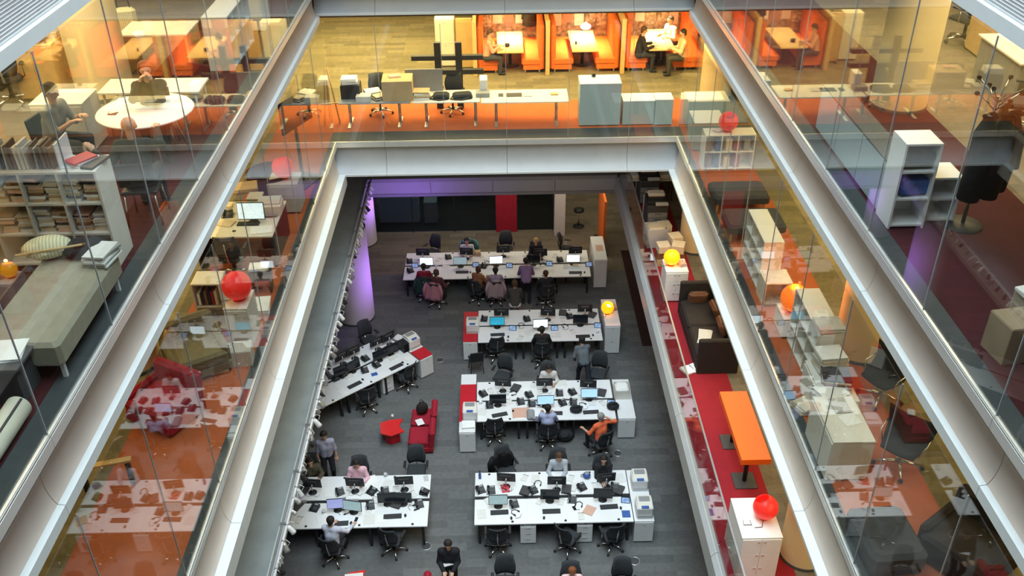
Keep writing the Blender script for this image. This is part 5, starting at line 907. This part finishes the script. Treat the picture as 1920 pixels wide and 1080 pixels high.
# ------------------------------------------------------------------ orange level, right side
shelving('lamp_shelf', 'low open shelf carrying red lamp at right corner', 5.37, 20.3, Z2, 1.18, .42, .9, 3, 2, 'white')
for i in range(9): sheet('book', 'item in right corner shelf, %s counting along rows' % nth(i), 'book', (4.9+(i % 5)*.22, 20.24, Z2+(.07 if i > 4 else .485)), .14, .26, .22+.04*(i % 3), ['wood_dark', 'paper_blue', 'paper_tan', 'carpet_red', 'grey'][i % 5], .1*(i % 3-1))
ball_lamp('red ball lamp on low shelf at right corner', (5.32, 20.3, 8.915), .225, 'red', .35, 0)
for x0, y0, l in ((5.2, 18.28, 'farther dark upholstered bench on right of orange level'), (5.22, 17.0, 'nearer dark upholstered bench on right of orange level')):
    t = thing('bench_seat', l, 'bench', (x0, y0, Z2)); part('cushion', MB().box((0, 0, .34), (1.2, .82, .18), ch=.05), 'bench_dark', t)
    for sx in (-1, 1):
        for sy in (-1, 1): part('leg', MB().tube([(sx*.5, sy*.32, .26), (sx*.52, sy*.35, 0)], .025, 8), 'wood', t)
shelving('cube_unit', 'white cube shelving block nearer the dark benches', 5.0, 15.43, Z2, 1.3, .37, 1.09, 3, 3, 'offwhite', -PI/2); shelving('low_unit', 'low white unit left of the orange lamp', 5.05, 14.55, Z2, .5, .5, .5, 1, 1, 'offwhite', 0)
ball_lamp('glowing orange ball lamp tilted beside white shelving', (5.1, 13.55, 8.42), .25, 'orange', .7, 1.5, 40); cabinet('lamp_plinth', 'white plinth under the tilted orange lamp', 4.88, 5.32, 13.3, 13.8, Z2, 8.415, 'offwhite', (1, 1))
shelving('cube_unit', 'white cube shelving block holding newspapers at right', 5.16, 12.57, Z2, 1.3, .4, 1.09, 3, 3, 'offwhite', -PI/2)
cabinet('newspaper_stand', 'low white unit under messy newspaper piles', 4.82, 5.35, 10.85, 11.88, Z2, 8.6, 'offwhite', (2, 1), face='-x')
for i, (x, y, z, h, r, m, l) in enumerate(((5.16, 12.05, 9.102, .1, .1, 'news', 'neat newspaper pile on near end of cube shelving'), (5.12, 11.65, 8.605, .32, .15, ['news', 'paper_tan', 'paper'], 'tall messy newspaper pile beside cube shelving'), (5.1, 11.25, 8.605, .2, -.15, ['news', 'sofa_dark', 'paper', 'cushion'], 'dark and red newspaper pile nearest the desk'), (4.95, 11.0, 8.605, .1, .4, ['news', 'paper'], 'low newspaper pile at corner of white unit'))): sheet('newspaper_pile', l, 'newspapers', (x, y, z), .42, .36, h, m, r, n=6)
cabinet('white_desk_unit', 'white block cabinet in front of black shell chairs', 4.6, 5.19, 9.78, 10.78, Z2, 8.76, 'offwhite', (2, 1), face='-x'); sheet('magazine', 'framed magazine on white block cabinet', 'magazine', (4.92, 10.55, 8.762), .24, .3, .02, 'news', .1, n=2); sheet('paper_sheet', 'white page on white block cabinet', 'paper', (4.98, 10.25, 8.762), .26, .24, .004, 'paper_plain', .3)
sheet('paper_pile', 'cream crumpled papers on floor by right glass', 'paper', (4.75, 11.4, Z2), .3, .3, .12, 'paper_tan', .4, n=3)
def shell_chair(lab, p, rz):
    t = thing('shell_chair', lab, 'chair', p, rz); V = []; n, k = 9, 9
    for j in range(k):
        for i in range(n):
            u = -1+2*i/(n-1); v = j/(k-1); w_ = .24+.13*v; y = .26-.48*min(v*1.5, 1)-.16*max(0, v-.6); z = .44+.03*abs(u)**2+(.62*max(0, v-.45))+.10*abs(u)**3*v; V.append((u*w_, y+.10*u*u*v, z))
    Fc = [[j*n+i, j*n+i+1, (j+1)*n+i+1, (j+1)*n+i] for j in range(k-1) for i in range(n-1)]; nn = len(V); F2 = Fc+[[q+nn for q in f[::-1]] for f in Fc]; bd = list(range(n))+[n*j+n-1 for j in range(1, k)]+[n*(k-1)+i for i in range(n-2, -1, -1)]+[n*j for j in range(k-2, 0, -1)]
    for q in range(len(bd)): a, b = bd[q], bd[(q+1) % len(bd)]; F2.append([b, a, a+nn, b+nn])
    part('shell', MB().add(V+[(x, y, z-.035) for x, y, z in V], F2, True), 'black_fabric', t)
    for s in (-1, 1): part('armrest', MB().tube([(s*.26, .12, .42), (s*.33, .1, .62), (s*.33, -.12, .66), (s*.3, -.2, .5)], .013, 8), 'chrome', t)
    part('post', MB().tube([(0, 0, .1), (0, 0, .42)], .03, 10), 'chrome', t)
    for q in range(4): a = q*PI/2+.5; lg = part('base_leg', MB().tube([(0, 0, .13), (math.cos(a)*.34, math.sin(a)*.34, .07)], [.03, .018], 8), 'chrome', t); part('caster', MB().ball((math.cos(a)*.34, math.sin(a)*.34, .035), .035, 8), 'black', lg)
    return t
shell_chair('farther black winged swivel chair on right of orange level', (6.02, 11.6, Z2), 2.1); shell_chair('nearer black winged swivel chair on right of orange level', (5.75, 10.05, Z2), 2.4)
t = thing('ottoman', 'dark grey square ottoman at lower right', 'ottoman', (4.95, 8.45, Z2), .06); part('cushion', MB().box((0, 0, .31), (.74, .92, .24), ch=.06), 'bench_dark', t); part('base', B(-.33, .33, -.42, .42, .04, .19), 'black', t); part('glide', B(-.3, -.26, -.4, -.36, 0, .04), 'black', t); part('glide', B(.26, .3, .36, .4, 0, .04), 'black', t)
armchair('dark brown armchair at lower right edge', (6.0, 8.3, Z2), 2.2, 'sofa_dark', w=1.0, d=.95)
# ================================================================== UPPER LEVEL (level 3), left
Z3 = 12.013
t = thing('round_table', 'round white meeting table on the upper left level', 'table', (-5.0, 12.58, Z3)); part('tabletop', MB().lathe([(0, .73), (.66, .73), (.67, .715), (.66, .70), (0, .70)], n=48), 'white', t)
for k in range(4): a = k*PI/2+.5; part('leg', MB().tube([(math.cos(a)*.3, math.sin(a)*.3, .7), (math.cos(a)*.5, math.sin(a)*.5, 0)], .018, 8), 'silver', t)
TT = Z3+.732
t = thing('side_table', 'white rectangular table behind the round one', 'table', (-5.2, 13.62, Z3)); part('tabletop', MB().box((0, 0, .69), (1.5, .6, .03), ch=.006), 'offwhite', t)
for sx in (-1, 1):
    for sy in (-1, 1): part('leg', MB().cyl((sx*.68, sy*.24, 0), .02, .675, 8), 'silver', t)
p = P(280, 183, TT); t = thing('laptop', 'black laptop lying on the round table', 'laptop', (p.x, p.y-.05, TT), .1); part('base', MB().box((0, 0, .012), (.34, .24, .02), ch=.005), 'black', t); l = part('lid', MB().box((0, .13, .05), (.34, .02, .1), ch=.005, rx=-1.0), 'black', t); part('touchpad', B(-.05, .05, -.1, -.04, .0225, .0235), 'dark_grey', t)
small('keyring', 'dark keys lying on the round table', 'keys', (210, 215), lambda t: (part('key', MB().box((0, 0, .006), (.12, .03, .008)), 'black', t), part('key', MB().box((.03, .04, .006), (.09, .025, .008), rz=.7), 'dark_grey', t), part('ring', MB().tube([(-.05, .03, .008), (-.08, .05, .008), (-.06, .08, .008)], .006, 6), 'chrome', t)), TT)
for q, l in (((262, 196), 'white sheets at middle of round table'), ((235, 190), 'white sheets on left of round table')): p = P(q[0], q[1], TT); sheet('paper_sheet', l, 'paper', (p.x, p.y, TT), .22, .3, .004, 'paper_plain', rnd.uniform(-.4, .4))
def stack_chair(lab, p, rz, m='black'):
    t = thing('meeting_chair', lab, 'chair', p, rz); part('seat', MB().box((0, 0, .45), (.44, .42, .04), ch=.015), m, t); part('backrest', MB().box((0, -.21, .7), (.42, .03, .32), ch=.012, rx=.1), m, t)
    for sx in (-1, 1):
        for sy in (-1, 1): part('leg', MB().tube([(sx*.18, sy*.18, .43), (sx*.21, sy*.22, 0)], .012, 6), 'chrome', t)
    return t
pw, _ = seated('woman with auburn hair facing camera across round table', 272, 131, PI+.2, .12, nochair=True, z=Z3, vx=.017, shirt=(.03, .028, .026), hair='auburn', style='long', skin='warm', lh=(-.08, .2, 1.10), rh=(.1, .22, 1.10), head=(.2, .15)); stack_chair('black chair under woman with auburn hair', (pw[0], pw[1], Z3), PI+.2)
pw, _ = seated('bald man in dark green jumper with back to camera', 242, 236, .1, .1, nochair=True, z=Z3, vx=.017, shirt=(.035, .045, .04), style='bald', skin='warm', lh=(-.42, -.12, 1.0), rh=(.2, .5, 1.0), head=(0, .1)); stack_chair('black chair under the bald man', (pw[0], pw[1], Z3), .1)
pw, _ = seated('man in grey shirt at left of the round table', 96, 172, -PI/2-.2, .25, nochair=True, z=Z3, vx=.017, shirt=(.24, .25, .24), hair='dark', skin='light', sleeve='short', trousers=(.05, .055, .07), lh=(-.1, .42, .86), rh=(.1, .4, .84)); stack_chair('black chair under man in grey shirt', (pw[0], pw[1], Z3), -PI/2-.2)
stack_chair('empty dark red chair at right of the round table', (-4.72, 13.9, Z3), PI-.4, 'carpet_wine')
# magazine shelf
SX1, SW, SY0, SD, SH = -4.5, 1.74, 9.52, .46, 1.22
shelving('magazine_shelf', 'pale cube shelf full of papers on the upper left level', SX1-SW/2, SY0+SD/2, Z3, SW, SD, SH, 4, 3, 'offwhite')
CW = (SW-.025)/4; CH = (SH-.055)/3
n = 27
for i in range(n):
    x = -6.2+i*.047; sheet('magazine', 'upright magazine on top of pale shelf, %s from left' % nth(i), 'magazine', (x, SY0+.2, Z3+SH+.002), rnd.uniform(.012, .03), .24, rnd.uniform(.25, .31), rnd.choice(['news', 'paper_tan', 'paper', 'wood_dark', 'grey', 'paper_plain', 'sofa_dark']), 0, 'magazines on the shelf top').rotation_euler = (0, rnd.uniform(-.05, .08), rnd.uniform(-.05, .05))
t = thing('bookend', 'fan shaped white bookend beside the upright magazines', 'bookend', (-4.90, SY0+.24, Z3+SH+.002)); part('plate', B(-.008, .008, -.18, .18, 0, .3), 'white', t); part('foot', B(-.006, .1, -.15, .15, 0, .01), 'white', t)
sheet('book_pile', 'white and red books on right of shelf top', 'books', (-4.72, SY0+.26, Z3+SH+.002), .2, .3, .06, ['paper_plain', 'paper', 'paper_red'], -.5, n=3); sheet('folder', 'dark blue folder at right end of shelf top', 'folder', (-4.57, SY0+.22, Z3+SH+.002), .15, .34, .03, 'dark_grey', -.25)
pcnt = 0
for c in range(4):
    for r in (1, 2):
        for k in range(4):
            h = rnd.uniform(.05, .14); x = SX1-SW+.0125+CW*(c+.5)+(-.1 if k % 2 else .1); z = Z3+.03+.026+CH*r+(0 if k < 2 else .15)
            sheet('paper_stack', 'paper stack in pale shelf, %s row, %s bay, %s stack' % (['bottom', 'middle', 'top'][r], nth(c), nth(k)), 'paper', (x, SY0+.2, z+.0), .17, .28, .148 if k < 2 else h, [['paper_tan', 'card', 'paper'], ['card', 'paper_plain', 'wood_dark'], ['paper', 'grey', 'paper_tan'], ['paper_pink', 'paper_tan', 'sofa_dark']][(k+c+r) % 4], rnd.uniform(-.08, .08), n=4)
t = thing('daybed', 'long grey upholstered bench on white legs at left edge', 'bench', (-4.68, 8.2, Z3), 0); part('cushion', MB().box((0, 0, .33), (.82, 1.75, .24), ch=.04), 'bench_grey', t); part('frame', B(-.38, .38, -.84, .84, .17, .21), 'pale_grey', t)
for sx in (-1, 1):
    for sy in (-1, 1): part('leg', B(sx*.34-.02, sx*.34+.02, sy*.78-.02, sy*.78+.02, 0, .17), 'white', t)
t = thing('cushion', 'cream striped cushion at far left of grey bench', 'cushion', (-5.0, 9.0, Z3+.47), .3); part('cover', MB().ball((0, 0, .1), .24, 16, (1.1, .75, .5)), 'cream_stripe', t); part('piping', MB().tube([(-.26, 0, .1), (0, -.19, .1), (.26, 0, .1)], .01, 6), 'cream_stripe', t)
t = thing('coat_heap', 'black coat heaped on far end of grey bench', 'coat', (-4.62, 9.05, Z3+.45), .2); part('cloth', MB().ball((0, 0, .08), .25, 14, (1, .75, .4)), 'black_fabric', t); part('sleeve', MB().tube([(-.15, .05, .1), (-.32, .08, .05), (-.42, .02, .03)], .06, 8), 'black_fabric', t)
sheet('paper_pile', 'pile of white papers at right end of grey bench', 'paper', (-4.38, 8.9, Z3+.452), .24, .36, .14, ['paper_plain', 'grey', 'paper'], -.2, n=6); t = thing('wooden_pole', 'slim wooden stick lying across the striped cushion', 'stick', (-4.85, 8.85, Z3+.6), .2); part('stick', MB().tube([(-.4, 0, 0), (.3, .03, .03)], .014, 6), 'wood', t); part('tip', MB().ball((.3, .03, .03), .02, 8), 'wood_dark', t)
p = P(22, 655, 12.45); t = thing('low_stand', 'dark low stand under white papers at left edge', 'stand', (p.x-.12, p.y-.1, Z3)); part('top', B(-.3, .3, -.22, .22, .4, .43), 'dark_grey', t); part('base', B(-.25, .25, -.18, .18, 0, .4), 'dark_grey', t)
sheet('paper_pile', 'large white sheets at left edge below grey bench', 'paper', (p.x-.12, p.y-.06, Z3+.432), .5, .34, .03, 'paper_plain', .2, n=3)
t = thing('paper_roll', 'long cream roll standing against lower left glass', 'roll', (-4.52, 6.3, Z3+.12)); part('roll', MB().tube([(0, -.85, 0), (0, .52, 0)], .115, 20), 'roll', t); part('seam', B(.05, .07, -.83, .5, .095, .108), 'dark_grey', t); part('core', MB().tube([(0, .52, 0), (0, .525, 0)], .05, 12), 'offwhite', t)
# rear of the upper left level
t = thing('work_desk', 'yellow lit desk at top left corner', 'desk', (-8.0, 15.75, Z3)); part('tabletop', MB().box((0, 0, .715), (1.1, .85, .03), ch=.006), 'offwhite', t); part('side_panel', B(-.5, -.46, -.38, .38, 0, .7), 'sofa_dark', t); part('side_panel', B(.46, .5, -.38, .38, 0, .7), 'sofa_dark', t)
small('bowl', 'flat dark bowl on the yellow lit desk', 'bowl', (28, 80), lambda t: (part('bowl', MB().lathe([(0, .01), (.06, .01), (.12, .05), (.115, .05), (.055, .02), (0, .018)], n=20), 'black', t), part('foot', MB().lathe([(.04, 0), (.05, .012)], n=16), 'black', t)), Z3+.732); small('desk_lamp', 'small dark lamp on the yellow lit desk', 'lamp', (42, 84), lambda t: (part('foot', MB().lathe([(0, .02), (.06, .015), (.07, 0)], n=16), 'black', t), part('arm', MB().tube([(0, 0, .02), (.05, 0, .2), (-.03, -.05, .3)], .01, 6), 'black', t), part('shade', MB().lathe([(.02, .33), (.07, .26)], (-.03, -.05, 0), n=14), 'black', t)), Z3+.732)
cabinet('tall_cabinet', 'tan cabinet with heaped files beside left column', -7.9, -7.2, 14.9, 15.6, Z3, 12.95, 'wood', (2, 1))
for i, (dx, dy, h, m, l) in enumerate(((-.2, .1, .3, ['paper_plain', 'card', 'paper_tan'], 'tall leaning file heap on tan cabinet'), (.15, .15, .42, ['paper_tan', 'paper', 'card'], 'right file heap on tan cabinet'), (.05, -.2, .15, ['card', 'wood_dark'], 'brown file heap at front of tan cabinet'))): sheet('file_heap', l, 'files', (-7.55+dx, 15.25+dy, 12.955), .34, .3, h, m, .2*i, n=5)
cabinet('low_cabinet', 'white topped cabinet behind man in grey shirt', -6.7, -5.95, 12.75, 13.35, Z3, 12.78, 'offwhite', (2, 1)); t = thing('work_desk', 'lamp lit desk against the column at upper left', 'desk', (-5.95, 16.4, Z3)); part('tabletop', MB().box((0, 0, .715), (1.2, .8, .03), ch=.006), 'offwhite', t); part('side_panel', B(-.58, -.54, -.38, .38, 0, .7), 'wood', t); part('side_panel', B(.54, .58, -.38, .38, 0, .7), 'wood', t)
CHAIR.put((-8.0, 14.8, Z3), .3, 'dark chair in front of the yellow lit desk', 'office chairs')
t = thing('tote_bag', 'cream tote bag standing at top left', 'bag', (-7.35, 18.6, Z3), .2); part('bag_body', MB().box((0, 0, .24), (.42, .2, .46), ch=.06), 'cream_stripe', t); part('handle', MB().tube([(-.12, 0, .45), (-.1, 0, .68), (.1, 0, .68), (.12, 0, .45)], .014, 6), 'black', t)
shelving('storage_shelf', 'pale storage shelf along upper left edge', -4.9, 17.0, Z3, 1.6, .45, .95, 4, 2, 'pale_grey', PI/2); cabinet('white_cabinet', 'yellowish white cabinet near upper left glass', -5.2, -4.6, 18.4, 19.0, Z3, 12.9, 'offwhite', (1, 1))
# ------------------------------------------------------------------ upper level, right
for i in range(3): cabinet('grey_cabinet', '%s grey edge cabinet counting from white shelf' % nth(i), 4.8, 5.12, 10.52+i*.9, 11.4+i*.9, Z3, 12.72, 'blue_grey', (1, 1), face='+x', top='edge_dark')
shelving('white_shelf', 'white open shelf standing at end of grey cabinets', 5.0, 10.28, Z3, .44, .42, 1.13, 1, 3, 'white'); shelving('low_white_shelf', 'lower white shelf right of the white open shelf', 5.44, 10.42, Z3, .42, .44, .62, 1, 2, 'white')
sheet('folded_bag', 'dark bag inside top of white open shelf', 'bag', (5.0, 10.26, Z3+.82), .34, .3, .16, 'black_fabric', .1, n=2); sheet('folded_bag', 'blue bag inside middle of white open shelf', 'bag', (5.0, 10.26, Z3+.45), .34, .3, .18, 'paper_blue', .1, n=2)
t = thing('coat_stand', 'metal coat stand hung with dark coats', 'coat stand', (5.75, 10.15, Z3)); part('pole', MB().cyl((0, 0, .03), .025, 1.65, 10), 'chrome', t); part('foot', MB().lathe([(0, .04), (.22, .02), (.24, 0)], n=20), 'black', t)
for k in range(8): a = k*PI/4; lg = part('hook', MB().tube([(0, 0, 1.5+.1*(k % 2)), (math.cos(a)*.1, math.sin(a)*.1, 1.6+.1*(k % 2)), (math.cos(a)*.26, math.sin(a)*.26, 1.72+.12*(k % 2))], .01, 6), 'chrome', t); part('knob', MB().ball((math.cos(a)*.26, math.sin(a)*.26, 1.72+.12*(k % 2)), .03, 8), 'wood_dark', lg)
for i, (a, m, l) in enumerate(((-2.2, 'black_fabric', 'long black coat on left of coat stand'), (-.5, 'black_fabric', 'black coat on right of coat stand'), (-1.3, 'sofa_dark', 'dark brown coat at front of coat stand'), (.6, 'bag_olive', 'olive bag hanging at right of coat stand'))):
    x, y = 5.75+math.cos(a)*.22, 10.15+math.sin(a)*.22; h0 = [.45, .55, .5][i] if i < 3 else .8; t = thing('hanging_coat' if i < 3 else 'hanging_bag', l, 'coat' if i < 3 else 'bag', (x, y, Z3)); part('cloth', MB().tube([(0, 0, 1.52), (0, 0, 1.3), (.02, 0, .9), (0, .0, h0)], [.05, .13, .14, .13] if i < 3 else [.03, .1, .16, .17], 12), m, t); part('collar' if i < 3 else 'strap', MB().tube([(-.08, 0, 1.5), (0, -.05, 1.56), (.08, 0, 1.5)], .03, 8), m, t)
    if i < 3: part('sleeve', MB().tube([(.14, .02, 1.3), (.2, .03, .8)], [.06, .05], 8), m, t)
for i, (x, y, z, w_, d_, h, l) in enumerate(((5.1, 7.5, Z3, .42, .36, .42, 'brown archive carton at right edge'), (5.5, 7.85, Z3, .42, .36, .44, 'second brown archive carton behind the first at right'), (5.56, 7.25, Z3, .36, .42, .5, 'taller brown archive carton at far right edge'))): crate(l, x, y, z, w_, d_, h, 'card_dark', rz=.15)
sheet('paper_pile', 'white papers on the brown archive carton at right', 'paper', (5.5, 7.85, Z3+.448), .46, .3, .05, 'paper_plain', .15, n=2)
t = thing('work_desk', 'yellow lit desk at top right corner', 'desk', (8.9, 14.6, Z3)); part('tabletop', MB().box((0, 0, .715), (1.7, 1.5, .03), ch=.006), 'offwhite', t); part('side_panel', B(-.8, -.76, -.7, .7, 0, .7), 'grey', t); part('side_panel', B(.76, .8, -.7, .7, 0, .7), 'grey', t)
small('potted_plant', 'small dark plant on the top right desk', 'plant', (1915, 85), lambda t: (part('pot', MB().lathe([(0, 0), (.05, 0), (.07, .1), (.06, .1), (0, .09)], n=14), 'black', t), [part('leaf', MB().ball((.06*math.cos(k*1.2), .06*math.sin(k*1.2), .17+.02*(k % 2)), .06, 8, (.5, .9, 1.2)), 'green_plant', t) for k in range(5)]), Z3+.732)
CHAIR.put((8.7, 17.1, Z3), .4, 'black chair with bright arms at top right', 'office chairs'); CHAIR.put((7.75, 13.0, Z3), 1.2, 'black chair in front of top right desk', 'office chairs'); cabinet('low_cabinet', 'tan low cabinet at the top right', 8.6, 9.4, 16.2, 16.8, Z3, 12.7, 'wood', (2, 1))
